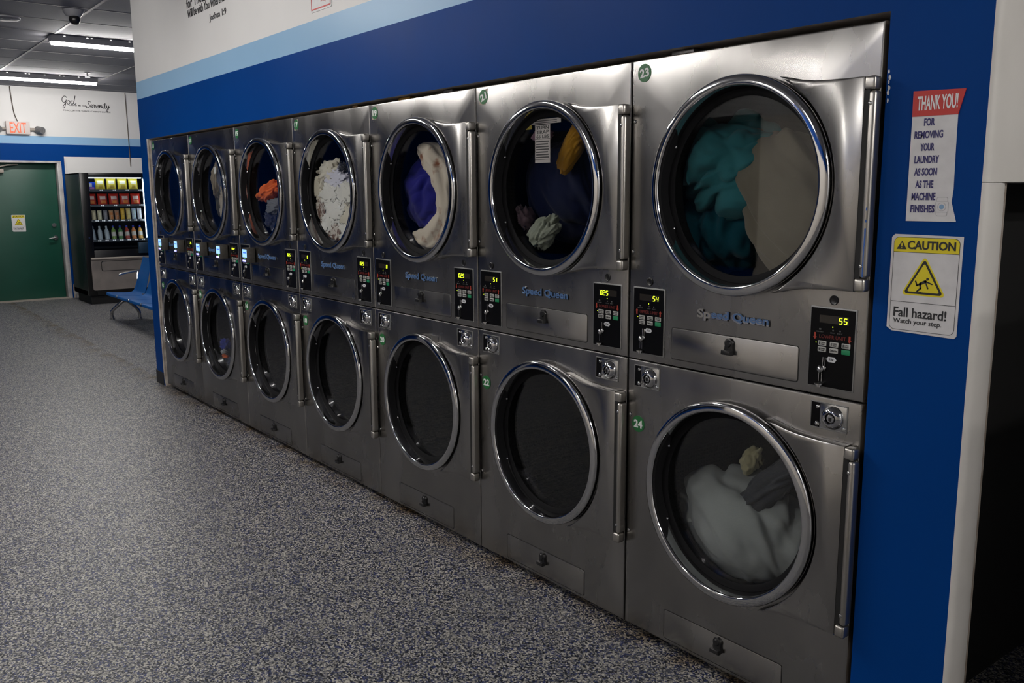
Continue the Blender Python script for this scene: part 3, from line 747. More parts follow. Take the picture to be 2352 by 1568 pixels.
DESC = {}
def dryer(k, up, lo, text, tape_u=False, tape_l=False, rd_l='', rd_r='', rot=0., readers=()):
    r = thing('stacked_dryer', text, 'tumble dryer', (k * W + (.003 if k == 6 else 0), 0, 0), 'stacked tumble dryers along the blue wall')
    def shell():
        mb = MB()
        for a in ((.005, .010, .028, 1.12, G, H - .002), (W - .010, W - .005, .028, 1.12, G, H - .002), (.005, W - .005, .028, 1.12, H - .008, H - .002), (.005, W - .005, .028, 1.12, G, G + .006), (.005, W - .005, 1.115, 1.12, G, H - .002)): mb.box(*a)
        return mb.mesh('cabinet', GALV)
    obj('cabinet', cached('shell', shell), r)
    obj('plinth', cached('plinth', lambda: MB().box(.005, W - .005, .05, 1.1, 0, G).mesh('plinth', BLACKM)), r)
    obj('front_panel', cached('fpu', lambda: front_panel(ZM + .0016, H, CZU)), r)
    obj('front_panel', cached('fpl', lambda: front_panel(G, ZM - .0012, CZL)), r)
    for tg, cz in (('u', CZU), ('l', CZL)):
        d = obj('door', cached('ring' + tg, lambda: door_ring(cz)), r)
        obj('glass', cached('gl' + tg, lambda: door_glass(cz)), d)
        obj('gasket', cached('gk' + tg, lambda: door_gasket(cz)), d)
        obj('hinge_panel', cached('hp' + tg, lambda: hinge_panel(cz)), d)
        obj('hinge_tube', cached('ht' + tg, lambda: hinge_tube(cz)), d)
        for s in (1, -1): obj('hinge_cap', cached('hc%s%d' % (tg, s), lambda: hinge_cap(cz, s)), d)
        obj('hinge_gap', cached('hs' + tg, lambda: hinge_slot(cz)), d)
        obj('catch_plate', cached('ct' + tg, lambda: catch_plate(cz)), d)
        for s in (-1, 1): obj('rivet', cached('rv%s%d' % (tg, s), lambda: rivet(cz, s)), d)
        for s in (1, -1): obj('hinge_screw', cached('hsc%s%d' % (tg, s), lambda: MB().ball((.868, -.0362, cz + s * .205), .0055, sy=.35, u=12, v=8).mesh('hinge_screw', CHROME2)), d)
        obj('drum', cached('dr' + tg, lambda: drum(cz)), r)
    control_panel(r, .0235, 1.018, True, rd_l)
    control_panel(r, .705, 1.018, False, rd_r)
    for x in (.0955, .775): obj('hole_plug', cached('plug', lambda: MB().lathe([(.0135, .001), (.0135, -.002), (.0115, -.003), (.009, -.0015), (0, -.0015)], 0, 0, 24).mesh('hole_plug', BLACK)), r, (x, 0, 1.263))
    lint_door(r, .194, .675, 1.0185, 1.1235)
    lint_door(r, .189, .667, .043, .149)
    lock_plate(r, .0335); lock_plate(r, .720)
    badge(r, k == 6)
    sticker(r, up, .055, 1.9325, tape_u, rot); sticker(r, lo, .054 if k > 4 else .062, .772 if k > 4 else .845, tape_l)
    for z in (1.782, 1.359, .799, .379):
        obj('screw', cached('screw', lambda: MB().ball((0, 0, 0), .0065, sy=.45, u=12, v=8).mesh('screw', CHROME2)), r, (.0155, -.001, z))
    for x0 in readers:
        p = obj('card_reader', cached('reader', lambda: MB().box(0, .098, -.052, -.0035, 1.134, 1.226, .004).mesh('reader_case', READER)), r, (x0, 0, 0))
        obj('screen', cached('rscreen', lambda: MB().box(.012, .080, -.0532, -.051, 1.168, 1.217).mesh('reader_screen', SCREEN)), p)
        obj('screen_band', cached('rband', lambda: MB().box(.024, .074, -.0538, -.053, 1.193, 1.201).mesh('reader_band', SCREENB)), p)
        obj('indicator', cached('rled', lambda: MB().box(.010, .06, -.054, -.051, 1.140, 1.151, .002).mesh('reader_led', LEDBLUE)), p)
        obj('indicator', cached('rled2', lambda: MB().ball((.048, -.052, 1.160), .0035, sy=.4, u=10, v=6).mesh('reader_led2', LEDG)), p)
    return r

dryer(6, '23', '24', 'stacked steel dryer numbered 23 over 24, with the worn logo, beside the blue sign wall', rd_l='54', rd_r='55', rot=.12)
d21 = dryer(5, '21', '22', 'stacked steel dryer numbered 21 over 22', tape_u=True, rd_l='51', rd_r='0.25', rot=.35)
dryer(4, '19', '20', 'stacked steel dryer numbered 19 over 20', tape_u=True, rd_l='0', rd_r='0.25')
dryer(3, '17', '18', 'stacked steel dryer numbered 17 over 18', tape_u=True, rd_l='0', rd_r='0.25')
dryer(2, '15', '16', 'stacked steel dryer numbered 15 over 16, carrying a single card reader', rd_l='0.25', rd_r='0.25', readers=(.160,))
dryer(1, '13', '14', 'stacked steel dryer numbered 13, second from the far end of the row', rd_l='', rd_r='door', readers=(.178, .572))
dryer(0, '11', '12', 'stacked steel dryer numbered 11, the last in the row beside the wall corner', rd_l='', rd_r='25', readers=(.185, .565))
# notice stuck behind the glass of dryer 21
door21 = [c for c in d21.children if c.name.startswith('door')][0]
mb = MB(); mb.box(.365, .452, .0105, .0120, 1.665, 1.803); mb.box(.331, .512, .0105, .0120, 1.806, 1.824, mi=0); mb.box(.300, .345, .0108, .0120, 1.790, 1.806, mi=2)
for i, (a, b, s) in enumerate(((1.787, 1.799, 'TURN'), (1.771, 1.783, 'TRAP'), (1.755, 1.767, '65 LBS'))): mb.text(s, .374, .444, a, b, .0105, 1, off=.02, depth=.0004)
for i in range(7): mb.box(.370 + .002 * (i % 2), .446 - .003 * (i % 3), .0100, .0105, 1.683 + i * .0095, 1.688 + i * .0095, mi=1)
mb.box(.366, .451, .0100, .0105, 1.676, 1.678, mi=1); mb.box(.366, .451, .0100, .0105, 1.751, 1.753, mi=1)
for i in range(2): mb.box(.365, .49, .0100, .0105, 1.809 + i * .007, 1.8115 + i * .007, mi=1)
obj('glass_notice', mb.mesh('glass_notice', [LABELG, INK, LABELY]), door21)

# blue felt-pen marks on the hinge of dryer 23 are part of that hinge: small strokes
d23 = bpy.data.objects['stacked_dryer']
door23 = [c for c in d23.children if c.name.startswith('door')][0]
mb = MB()
for x, z0, z1, w in ((.8745, 1.415, 1.46, .0018), (.8750, 1.475, 1.482, .0016), (.8752, 1.505, 1.513, .0016), (.8735, 1.335, 1.415, .0014)): mb.box(x - w, x + w, -.0368, -.0340, z0, z1)
obj('pen_mark', mb.mesh('pen_mark', mat('pen_blue', (.02, .10, .38), .5)), door23)

# what shows in the slot above the machines
mb = MB(); mb.box(OX0, OX1, .12, .125, 1.98, 2.35); struct('trim_8', mb.mesh('slot_shade', BLACKM))  # black sheet standing in for the shade inside the slot
for x, y, w, m_, lab, nm in ((3.72, .035, .10, INSUL, 'scrap of yellow insulation in the slot above dryer 19', 'insulation'), (3.28, .03, .05, WOOD, 'wooden stud end in the slot above dryer 17', 'wood_stud'),
                       (4.10, .03, .07, GALV, 'metal duct strap in the slot above dryer 19', 'duct_strap'), (5.40, .03, .09, GALV, 'crumpled foil duct in the slot above dryer 23', 'foil_duct')):
    mb = MB(); mb.box(x, x + w, y, y + .05, H, 1.990, .002)
    tag(obj(nm, mb.mesh(nm, m_)), lab, nm.replace('_', ' '))

# ------------------------------------------------------------------ laundry
def crumple(name, label, k, c, size, m, seed, amp=.32, freq=2.2, stretch=(1, 1, 1), tilt=0., sub=5, ridge=1., cz=None, ymin=.026, group=None, flat=0.):
    """A bunched cloth: subdivided ball folded by ridged, warped noise and kept inside the drum."""
    cz = CZU if cz is None else cz
    bm = bmesh.new(); bmesh.ops.create_icosphere(bm, subdivisions=sub, radius=1.)
    off = Vector((seed * 3.71, seed * 1.37, seed * 5.19)); R = Matrix.Rotation(tilt, 3, 'Y')
    for v in bm.verts:
        n = v.co.normalized(); q = R @ n
        q = Vector((q.x * stretch[0], q.y * stretch[1], q.z * stretch[2])) * freq + off
        wq = q + .9 * Vector(noise.noise_vector(q * .6)) + .22 * Vector(noise.noise_vector(q * 1.9))
        a = 1 - math.exp(-(noise.noise(wq) * 3.2) ** 2); b = 1 - math.exp(-(noise.noise(wq * 2.2 + off) * 3.0) ** 2); d = noise.noise(wq * 4.5)
        f = 1 + amp * (.66 * a + (.34 * ridge) * b + .07 * ridge * d - .62)
        p = Vector((n.x * size[0], n.y * size[1], n.z * size[2])) * f
        p = R.inverted() @ p if tilt and flat else p
        p += Vector(c)
        dx, dz = p.x - CX, p.z - cz; rr = sqrt(dx * dx + dz * dz); lim = .256 if p.y < .08 else .352
        if rr > lim: s = (lim + (rr - lim) * .03) / rr if lim > .3 else lim / rr; p.x, p.z = CX + dx * min(s, 1), cz + dz * min(s, 1)
        if rr > lim:
            dx, dz = p.x - CX, p.z - cz; rr = sqrt(dx * dx + dz * dz)
            if rr > lim: p.x, p.z = CX + dx * lim / rr, cz + dz * lim / rr
        if p.y < ymin: p.y = ymin + (p.y - ymin) * .02
        p.y = max(p.y, ymin - .006); p.y = min(p.y, .78)
        v.co = p
    me = bpy.data.meshes.new(name); bm.to_mesh(me); bm.free(); me.materials.append(m)
    for pl in me.polygons: pl.use_smooth = True
    return tag(obj(name, me, None, (k * W, 0, 0)), label, name.replace('_', ' '), group)

TEAL = fabric('cloth_teal', (.030, .165, .180), (.036, .19, .205))
TEALD = fabric('cloth_dark_teal', (.006, .075, .10), (.007, .09, .12))
SAND = fabric('cloth_sand', (.155, .135, .10), (.19, .168, .125), 3)
NAVY = fabric('cloth_navy', (.006, .010, .040), (.009, .014, .052))
ROYAL = fabric('cloth_royal', (.012, .010, .16), (.016, .014, .20))
CREAM = fabric('cloth_cream', (.62, .54, .43), (.26, .10, .045), 13, lo=.58, hi=.70)
WHITEC = fabric('cloth_white', (.64, .62, .56), (.70, .68, .63))
IVORY = fabric('cloth_ivory', (.58, .53, .42), (.66, .62, .52))
LILAC = fabric('cloth_pale_lilac', (.56, .55, .64), (.62, .61, .68))
BROWNS = fabric('cloth_brown_pattern', (.52, .47, .41), (.12, .06, .04), 60, lo=.45, hi=.55)
BLK = fabric('cloth_black', (.010, .010, .014), (.014, .014, .018))
ORNG = fabric('cloth_orange', (.70, .11, .012), (.78, .14, .016))
GREYC = fabric('cloth_grey', (.12, .125, .14), (.16, .165, .18))
GREYL = fabric('cloth_light_grey', (.30, .31, .32), (.36, .37, .38))
KHAKI = fabric('cloth_khaki', (.26, .215, .14), (.30, .25, .165))
OLIVE = fabric('cloth_olive', (.05, .046, .024), (.065, .06, .032))
SLATE = fabric('cloth_slate', (.075, .085, .11), (.09, .10, .13))
MUST = fabric('cloth_mustard', (.42, .20, .012), (.48, .235, .018))
PINK = fabric('cloth_pink', (.46, .27, .36), (.52, .32, .41))
SHEET = fabric('cloth_sheet_grey', (.34, .36, .345), (.39, .41, .395), 3)
CHAR = fabric('cloth_charcoal', (.045, .048, .055), (.06, .063, .07))
BUTTER = fabric('cloth_butter', (.42, .38, .22), (.48, .44, .27))
SAGE = fabric('cloth_sage', (.30, .32, .25), (.36, .38, .30))
TAGW = mat('care_label', (.75, .75, .72), .7)

# dryer 23
crumple('teal_blanket', 'bunched teal blanket in dryer 23', 6, (.30, .15, 1.64), (.24, .11, .17), TEAL, 11, .50, .95, (1.0, 1, 1.5), .5, 6, ridge=.55)
crumple('dark_teal_cloth', 'dark teal cloth hanging below the teal blanket in dryer 23', 6, (.22, .20, 1.42), (.18, .12, .14), TEALD, 12, .45, 1.1, (2.0, 1, .5), 0, 5, ridge=.5)
crumple('sand_sheet', 'sand-coloured sheet filling the right of the window of dryer 23', 6, (.535, .15, 1.50), (.165, .11, .30), SAND, 13, .30, .8, (1.9, 1, .5), .55, 6, ridge=.5, flat=1)
# dryer 24
crumple('pale_grey_sheet', 'pale grey sheet bulging against the glass of dryer 24', 6, (.37, .17, .46), (.27, .13, .20), SHEET, 15, .26, .95, (1.7, 1, .6), .35, 6, cz=CZL, ridge=.45)
crumple('charcoal_cloth', 'charcoal cloth slung diagonally over the pale sheet in dryer 24', 6, (.50, .13, .63), (.055, .05, .22), CHAR, 16, .30, 1.0, (2, 1, .5), -.75, 5, cz=CZL, flat=1)
crumple('butter_cloth', 'small pale yellow cloth above the charcoal one in dryer 24', 6, (.41, .16, .695), (.035, .03, .06), BUTTER, 17, .4, 1.1, (1, 1, 1), -.6, 4, cz=CZL, flat=1)
# dryer 21
crumple('navy_bedding', 'navy bedding filling dryer 21', 5, (.33, .24, 1.58), (.25, .14, .22), NAVY, 21, .30, .8, (1.8, 1, .5), .2, 6, ridge=.5)
crumple('mustard_garment', 'mustard garment curving along the top right of the window of dryer 21', 5, (.49, .09, 1.725), (.045, .04, .125), MUST, 22, .25, 1.0, (1.4, 1, .6), -.62, 5, flat=1)
crumple('pink_cloth', 'small pink cloth beside the mustard garment in dryer 21', 5, (.32, .08, 1.775), (.055, .035, .028), PINK, 23, .4, 1.3, (1, 1, 1.5), .3, 4)
crumple('sage_cloth', 'pale green cloth low in the window of dryer 21', 5, (.335, .075, 1.40), (.10, .04, .055), SAGE, 24, .4, 1.1, (.8, 1, 1.8), .55, 5, flat=1)
crumple('rose_cloth', 'dusky pink cloth at the lower left of the window of dryer 21', 5, (.19, .09, 1.44), (.06, .05, .07), fabric('cloth_rose', (.13, .085, .10), (.17, .11, .13)), 25, .5, 2, (1, 1, 1), 0, 4)
# dryer 19
crumple('royal_blue_duvet', 'royal blue duvet rolled up in dryer 19', 4, (.30, .145, 1.545), (.185, .09, .185), ROYAL, 31, .32, .85, (1, 1, 1.4), .35, 6, ridge=.5)
def band(name, label, k, path, rad, m, seed, cz=CZU):
    """a soft rolled cloth following a path"""
    P = smooth_path(path, 10); bm = bmesh.new(); n = 30; rings = []
    for i, p in enumerate(P):
        a, b = P[max(i - 1, 0)], P[min(i + 1, len(P) - 1)]
        d = Vector((b[0] - a[0], 0, b[2] - a[2])).normalized(); u = Vector((-d.z, 0, d.x)); w = Vector((0, 1, 0))
        tt = i / (len(P) - 1); r = rad * (.35 + .65 * min(1, 6 * tt, 7 * (1 - tt) + .15))
        ring = []
        for j in range(n):
            t = 2 * pi * j / n
            q = Vector((tt * 3.0, cos(t) * 1.2, sin(t) * 1.2)) + Vector((seed, 0, 0))
            f = 1 + .35 * ((1 - 2 * abs(noise.noise(q * 1.3))) - .4) + .10 * noise.noise(q * 4)
            co = Vector(p) + (u * cos(t) * r * f * 1.05 + w * sin(t) * r * f * .8); co.y = max(co.y, .024)
            dx, dz = co.x - CX, co.z - cz; rr = sqrt(dx * dx + dz * dz); lim = .257 if co.y < .08 else .35
            if rr > lim: co.x, co.z = CX + dx * lim / rr, cz + dz * lim / rr
            ring.append(bm.verts.new(co))
        rings.append(ring)
    for A, B in zip(rings, rings[1:]):
        for j in range(n): bm.faces.new((A[j], A[(j + 1) % n], B[(j + 1) % n], B[j]))
    bm.faces.new(rings[0]); bm.faces.new(rings[-1]); bmesh.ops.recalc_face_normals(bm, faces=bm.faces[:])
    me = bpy.data.meshes.new(name); bm.to_mesh(me); bm.free(); me.materials.append(m)
    for pl in me.polygons: pl.use_smooth = True
    return tag(obj(name, me, None, (k * W, 0, 0)), label, name.replace('_', ' '))
band('patterned_blanket', 'cream blanket with brown spots wrapped around the blue duvet in dryer 19', 4,
     [(.29, .10, 1.755), (.40, .09, 1.72), (.50, .085, 1.66), (.55, .08, 1.57), (.555, .08, 1.47), (.49, .08, 1.385), (.38, .08, 1.335), (.26, .08, 1.345)], .062, CREAM, 3.3)
# dryer 17: a heap of separate white garments
heap = [((.34, .07, 1.67), (.13, .05, .055), IVORY, 'ivory garment on top of the white heap in dryer 17'), ((.44, .06, 1.635), (.13, .045, .055), LILAC, 'pale lilac shirt near the top of the heap in dryer 17'),
        ((.22, .06, 1.585), (.06, .05, .06), IVORY, 'ivory garment at the left of the heap in dryer 17, below its top'), ((.36, .055, 1.55), (.12, .045, .06), WHITEC, 'white garment at the middle of the heap in dryer 17'),
        ((.53, .055, 1.555), (.10, .045, .07), WHITEC, 'white garment at the right of the heap in dryer 17, under the lilac shirt'), ((.25, .055, 1.47), (.07, .045, .06), BROWNS, 'brown-patterned garment at the left of the heap in dryer 17'),
        ((.42, .05, 1.455), (.13, .045, .06), WHITEC, 'white garment low at the centre of the heap in dryer 17'), ((.56, .05, 1.44), (.09, .045, .06), IVORY, 'ivory garment low at the right of the heap in dryer 17'),
        ((.33, .05, 1.40), (.09, .045, .055), WHITEC, 'white garment low at the left of the heap in dryer 17'), ((.42, .05, 1.355), (.10, .045, .045), BROWNS, 'brown-patterned garment at the bottom of the heap in dryer 17'),
        ((.53, .05, 1.36), (.09, .045, .05), WHITEC, 'white garment at the bottom right of the heap in dryer 17')]
for i, (c, s, m_, lab) in enumerate(heap): crumple('crumpled_garment', lab, 3, c, tuple(q * 1.2 for q in s), m_, 40 + i, .48, 1.5, (1, 1, 1.5), .4 + .3 * (i % 3), 5, ridge=1.2, group='white laundry heap in dryer 17')
crumple('black_straps', 'black straps on top of the white heap in dryer 17', 3, (.53, .05, 1.685), (.085, .03, .030), BLK, 60, .8, 3.0, (1, 1, 2), 0, 5)
# dryer 15
crumple('orange_garment', 'bright orange garment in dryer 15', 2, (.36, .075, 1.575), (.19, .05, .058), ORNG, 71, .4, 1.2, (1, 1, 1.6), .25, 5, flat=1)
crumple('grey_garment', 'grey garment under the orange one in dryer 15', 2, (.46, .07, 1.48), (.15, .05, .055), GREYC, 72, .45, 1.4, (1, 1, 1.5), .2, 5)
crumple('light_grey_garment', 'light grey garment at the bottom of the heap in dryer 15', 2, (.52, .065, 1.335), (.09, .045, .035), GREYL, 74, .5, 1.6, (1, 1, 1.5), .2, 5)
crumple('navy_garment', 'navy garment between the grey ones in dryer 15', 2, (.42, .08, 1.40), (.17, .05, .075), NAVY, 73, .45, 1.4, (1, 1, 1.5), .1, 5)
# dryer 13
crumple('slate_garment', 'slate grey garment at the top right of the window of dryer 13', 1, (.46, .10, 1.66), (.13, .06, .15), SLATE, 81, .4, 1.8, (2, 1, .7), .15, 5)
crumple('olive_garment', 'dark olive garment behind the khaki one in dryer 13', 1, (.34, .15, 1.52), (.17, .08, .2), OLIVE, 82, .4, 1.6, (1.6, 1, .8), 0, 5)
crumple('khaki_trousers', 'khaki trousers with a white label hanging in dryer 13', 1, (.33, .08, 1.66), (.05, .045, .13), KHAKI, 83, .4, 1.8, (1.6, 1, .7), -.2, 5, flat=1)
crumple('beige_trousers', 'beige trousers curving down the right of the window of dryer 13', 1, (.52, .065, 1.46), (.09, .045, .16), fabric('cloth_beige', (.33, .28, .215), (.38, .33, .25)), 84, .4, 1.8, (1.6, 1, .7), .35, 5, flat=1)
mb = MB(); mb.prism([(.385, 1.735), (.425, 1.742), (.430, 1.705), (.40, 1.692)], .0335, .0350)
o = [q for q in bpy.data.objects if q.name.startswith('khaki_trousers')][0]
obj('care_label', mb.mesh('care_label', TAGW), o)
# dryer 14
crumple('blue_cloth', 'bright blue cloth in dryer 14', 1, (.215, .10, .49), (.05, .04, .05), fabric('cloth_bright_blue', (.012, .022, .20), (.016, .028, .24)), 91, .6, 2.2, (1, 1, 1), 0, 4, cz=CZL)
crumple('white_sock', 'small white sock below the blue cloth in dryer 14', 1, (.24, .08, .43), (.05, .03, .018), GREYL, 92, .6, 2.2, (1, 1, 1), .6, 4, cz=CZL, flat=1)
crumple('orange_sock', 'small orange sock low in dryer 14', 1, (.26, .08, .40), (.03, .025, .018), ORNG, 93, .6, 2.2, (1, 1, 1), 0, 4, cz=CZL)
crumple('dark_blue_cloth', 'dark blue cloth at the bottom of dryer 14', 1, (.30, .11, .355), (.09, .05, .05), fabric('cloth_dusk_blue', (.02, .025, .06), (.05, .06, .10), 20), 94, .6, 2.2, (1, 1, 1), 0, 4, cz=CZL)

# ------------------------------------------------------------------ signs on the blue wall, right of the dryers
SX = 6 * W
t = thing('thank_you_sign', 'white paper sign headed THANK YOU in white on red, on the blue wall', 'sign', (SX + 1.03, 0, 1.637))
mb = MB(); q = [(-.0645, .0955), (.0465, .0945), (.061, -.155), (-.063, -.157)]
mb.prism([(-.065, .097), (.047, .096), (.047, .07), (.0475, .0), (.049, -.08), (.0465, -.11), (.0605, -.157), (-.0645, -.157)], -.0015, 0)
obj('paper', mb.mesh('sign_paper', SIGNW, smooth=False), t)
mb = MB(); mb.prism([(-.0655, .157), (.062, .153), (.0475, .095), (-.065, .096)], -.0022, 0); obj('red_header', mb.mesh('sign_header', SIGNR, smooth=False), t)
mb = MB(); mb.text('THANK YOU!', -.053, .045, .1105, .143, -.0022, off=.02); obj('header_lettering', mb.mesh('sign_header_text', WHITE), t)
mb = MB()
for i, (s, a, b) in enumerate((('FOR', -.0335, -.008), ('REMOVING', -.0555, .0145), ('YOUR', -.0385, -.005), ('LAUNDRY', -.0515, .0085), ('AS SOON', -.050, .006), ('AS THE', -.045, -.001), ('MACHINE', -.053, .0065), ('FINISHES', -.0535, .006))):
    z = .0735 - i * .0297; mb.text(s, a, b, z - .0005, z + .0165, -.0015, off=.03)
obj('lettering', mb.mesh('sign_text', SIGNN), t)
mb = MB()
mb.prism(rrect(.0105, .0385, -.144, -.098, .005), -.0019, -.001, mi=0); mb.prism(rrect(.0117, .0373, -.1428, -.0992, .004), -.0022, -.001, mi=1)
mb.prism(rrect(.0085, .0405, -.135, -.108, .004), -.0023, -.001, mi=0); mb.prism(rrect(.0095, .0395, -.1342, -.1088, .003), -.0026, -.001, mi=1)
mb.prism(circ(.0245, -.1215, .0105, 24), -.0029, -.001, mi=0); mb.prism(circ(.0245, -.1215, .0095, 24), -.0031, -.001, mi=1); mb.prism(circ(.0245, -.1215, .006, 20), -.0033, -.001, mi=2)
obj('washer_drawing', mb.mesh('washer_drawing', [SIGNG, SIGNW, SIGNB], smooth=False), t)

def caution(root_loc, s, label, wall, rot, small=False):
    t = thing('caution_sign', label, 'sign', root_loc, None, 0. if wall == 'front' else pi / 2)
    t.scale = (s, 1, s)
    w, h = .090, .1245
    mb = MB(); mb.prism([(-w + .008, h), (w, h - .002), (w, -h + .006), (w - .006, -h), (-w + .014, -h + .003), (-w, -h + .012), (-w, h - .008)], -.0015, 0); obj('board', mb.mesh('caution_board', SIGNW, smooth=False), t)
    mb = MB()
    mb.prism(rrect(-.0835, .0835, -.1175, .1175, .014), -.0018, -.001, mi=1); mb.prism(rrect(-.0823, .0823, -.1163, .1163, .013), -.0020, -.001, mi=0)
    mb.box(-.083, .083, -.0023, -.001, -.0455, -.0443, mi=1); mb.box(-.083, .083, -.0023, -.001, .0795, .0807, mi=1)
    obj('border', mb.mesh('caution_border', [SIGNW, INK], smooth=False), t)
    mb = MB(); top = [p for p in rrect(-.0823, .0823, .0807, .1163, .013)]
    hdr = [(-.0823, .0807), (.0823, .0807)] + [p for p in rrect(-.0823, .0823, .05, .1163, .013) if p[1] > .0807]
    mb.prism(hdr, -.0024, -.001); obj('yellow_header', mb.mesh('caution_header', SIGNY, smooth=False), t)
    mb = MB(); mb.text('CAUTION', -.046, .073, .0885, .1085, -.0024, off=.03)
    mb.prism([(-.0755, .087), (-.049, .087), (-.062, .1085)], -.0028, -.002, mi=0); mb.box(-.0632, -.0608, -.0031, -.002, .0935, .1025, mi=1); mb.box(-.0632, -.0608, -.0031, -.002, .0892, .0915, mi=1)
    obj('header_lettering', mb.mesh('caution_text', [INK, SIGNY]), t)
    def tri(r, rr, n=5):
        pts = []
        for a in (pi / 2, pi / 2 + 2 * pi / 3, pi / 2 + 4 * pi / 3):
            c = ((r - 2 * rr) * cos(a), (r - 2 * rr) * sin(a) + .0065)
            for i in range(n + 1): b = a - pi / 3 + 2 * pi / 3 * i / n; pts.append((c[0] + rr * cos(b), c[1] + rr * sin(b)))
        return pts
    mb = MB(); mb.prism(tri(.0665, .0065), -.0022, -.001, mi=0); mb.prism(tri(.0585, .005), -.0025, -.001, mi=1); mb.prism(tri(.0480, .003), -.0028, -.001, mi=0)
    y0 = -.0032
    def limb(a, b, r):
        d = Vector((b[0] - a[0], b[1] - a[1])).normalized(); n_ = Vector((-d.y, d.x)) * r
        mb.prism([(a[0] + n_.x, a[1] + n_.y), (a[0] - n_.x, a[1] - n_.y), (b[0] - n_.x, b[1] - n_.y), (b[0] + n_.x, b[1] + n_.y)], y0, -.002, mi=1)
        for p in (a, b): mb.prism(circ(p[0], p[1], r, 12), y0, -.002, mi=1)
    mb.prism(circ(.010, .0160, .0034, 18), y0, -.002, mi=1)
    for a, b, r in (((.005, .010), (-.008, .003), .0034), ((-.008, .003), (-.016, -.001), .0022), ((-.016, -.001), (-.020, .009), .0018), ((-.008, .002), (-.0065, -.008), .0024), ((-.0065, -.008), (-.015, -.016), .002),
                    ((.005, .010), (.022, .004), .0017), ((.005, .009), (.012, -.007), .0017), ((-.009, -.0185), (-.005, -.0185), .0016)): limb(a, b, r)
    obj('pictogram', mb.mesh('caution_pictogram', [SIGNY, INK], smooth=False), t)
    mb = MB(); mb.text('Fall hazard!', -.0725, .062, -.083, -.0595, -.0020, off=.018); mb.text('Watch your step.', -.0725, .052, -.1035, -.0875, -.0020, off=.005)
    obj('lettering', mb.mesh('caution_words', INK), t)
    return t
caution((SX + 1.0225, 0, 1.3225), 1., 'large yellow-headed CAUTION Fall hazard sign on the blue wall beside dryer 23', 'front', 0)
caution((XF - .1295, .26, 1.153), 1.0, 'yellow-headed CAUTION sign stuck on the green door', 'far', 0)

# ------------------------------------------------------------------ vending machine
VX0, VX1, VY0, VY1, VZ = -7.30, -6.40, .865, 1.86, 1.872
v = thing('vending_machine', 'black snack vending machine with a lit window beside the green door', 'vending machine', (VX1, VY0, 0))
ox, oy = VX1, VY0
B = lambda x0, x1, y0, y1, z0, z1: (x0 - ox, x1 - ox, y0 - oy, y1 - oy, z0, z1)
mb = MB()
for a in ((VX0, VX1 - .06, VY0, VY0 + .02, .13, VZ), (VX0, VX1 - .06, VY1 - .02, VY1, .13, VZ), (VX0, VX1 - .06, VY0, VY1, VZ - .02, VZ), (VX0, VX1 - .06, VY0, VY1, .13, .2), (VX0, VX0 + .02, VY0, VY1, .13, VZ)): mb.box(*B(*a), .002)
obj('cabinet', mb.mesh('vending_cabinet', VBLACK), v)
mb = MB(); mb.box(*B(VX0 + .05, VX1 - .06, VY0 + .04, VY1 - .04, 0, .13)); obj('plinth', mb.mesh('vending_plinth', BLACKM), v)
WY0, WY1, WZ0, WZ1 = .985, 1.745, .775, 1.808
mb = MB()
for a in ((VX1 - .06, VX1, VY0, WY0, .13, VZ), (VX1 - .06, VX1, WY1, VY1, .13, VZ), (VX1 - .06, VX1, WY0, WY1, WZ1, VZ), (VX1 - .06, VX1, WY0, WY1, .13, WZ0)): mb.box(*B(*a), .003)
fr = obj('door_frame', mb.mesh('vending_frame', VTRIM), v)
mb = MB(); mb.box(*B(VX1 - .02, VX1 - .014, WY0, WY1, WZ0, WZ1)); obj('window', mb.mesh('vending_window', VGLASS), v)
mb = MB(); mb.prism([(p[0] - oy, p[1]) for p in rrect(.925, 1.80, .205, .665, .03)], .0, .018, 'yz', bev=.0); lp = obj('lower_panel', mb.mesh('vending_lower', VPANEL), v)
mb = MB(); mb.box(0, .045, .925 - oy, 1.80 - oy, .645, .672, .006); obj('ledge', mb.mesh('vending_ledge', VPANELT), lp)
mb = MB(); mb.prism([(p[0] - oy, p[1]) for p in rrect(1.055, 1.77, .475, .622, .03)], .0, .0195, 'yz'); obj('flap_seam', mb.mesh('flap_seam', BLACKM), lp)
mb = MB(); mb.prism([(p[0] - oy, p[1]) for p in rrect(1.064, 1.761, .484, .613, .026)], .0, .022, 'yz'); fl = obj('delivery_flap', mb.mesh('delivery_flap', VPANEL), v)
mb = MB(); mb.box(*B(VX1 - .005, VX1 + .07, 1.585, 1.80, .715, .872), .006); obj('bill_box', mb.mesh('bill_box', VBOX), v)
mb = MB(); mb.cyl((.0, .93 - oy, .96), (.006, .93 - oy, .96), .012, 14); obj('lock', mb.mesh('vend_lock', CHROME2), v)
mb = MB(); mb.box(*B(VX0 + .02, VX0 + .03, VY0 + .02, VY1 - .02, .2, VZ - .02)); mb.box(*B(VX1 - .5, VX1 - .05, WY1 + .03, WY1 + .04, .2, VZ - .02)); obj('inner_lining', mb.mesh('vend_inner', VIN), v)
mb = MB(); mb.box(*B(VX1 - .075, VX1 - .062, WY1 - .012, WY1 + .004, WZ0 + .16, WZ1 - .02)); obj('light_strip', mb.mesh('vend_light', STRIP), v)
mb = MB(); mb.box(*B(VX1 - .09, VX1 - .064, WY0 + .01, WY1 - .03, WZ1 - .012, WZ1 + .006)); obj('light_strip', mb.mesh('vend_light', STRIP), v)
SHZ = (1.632, 1.414, 1.196, .912)
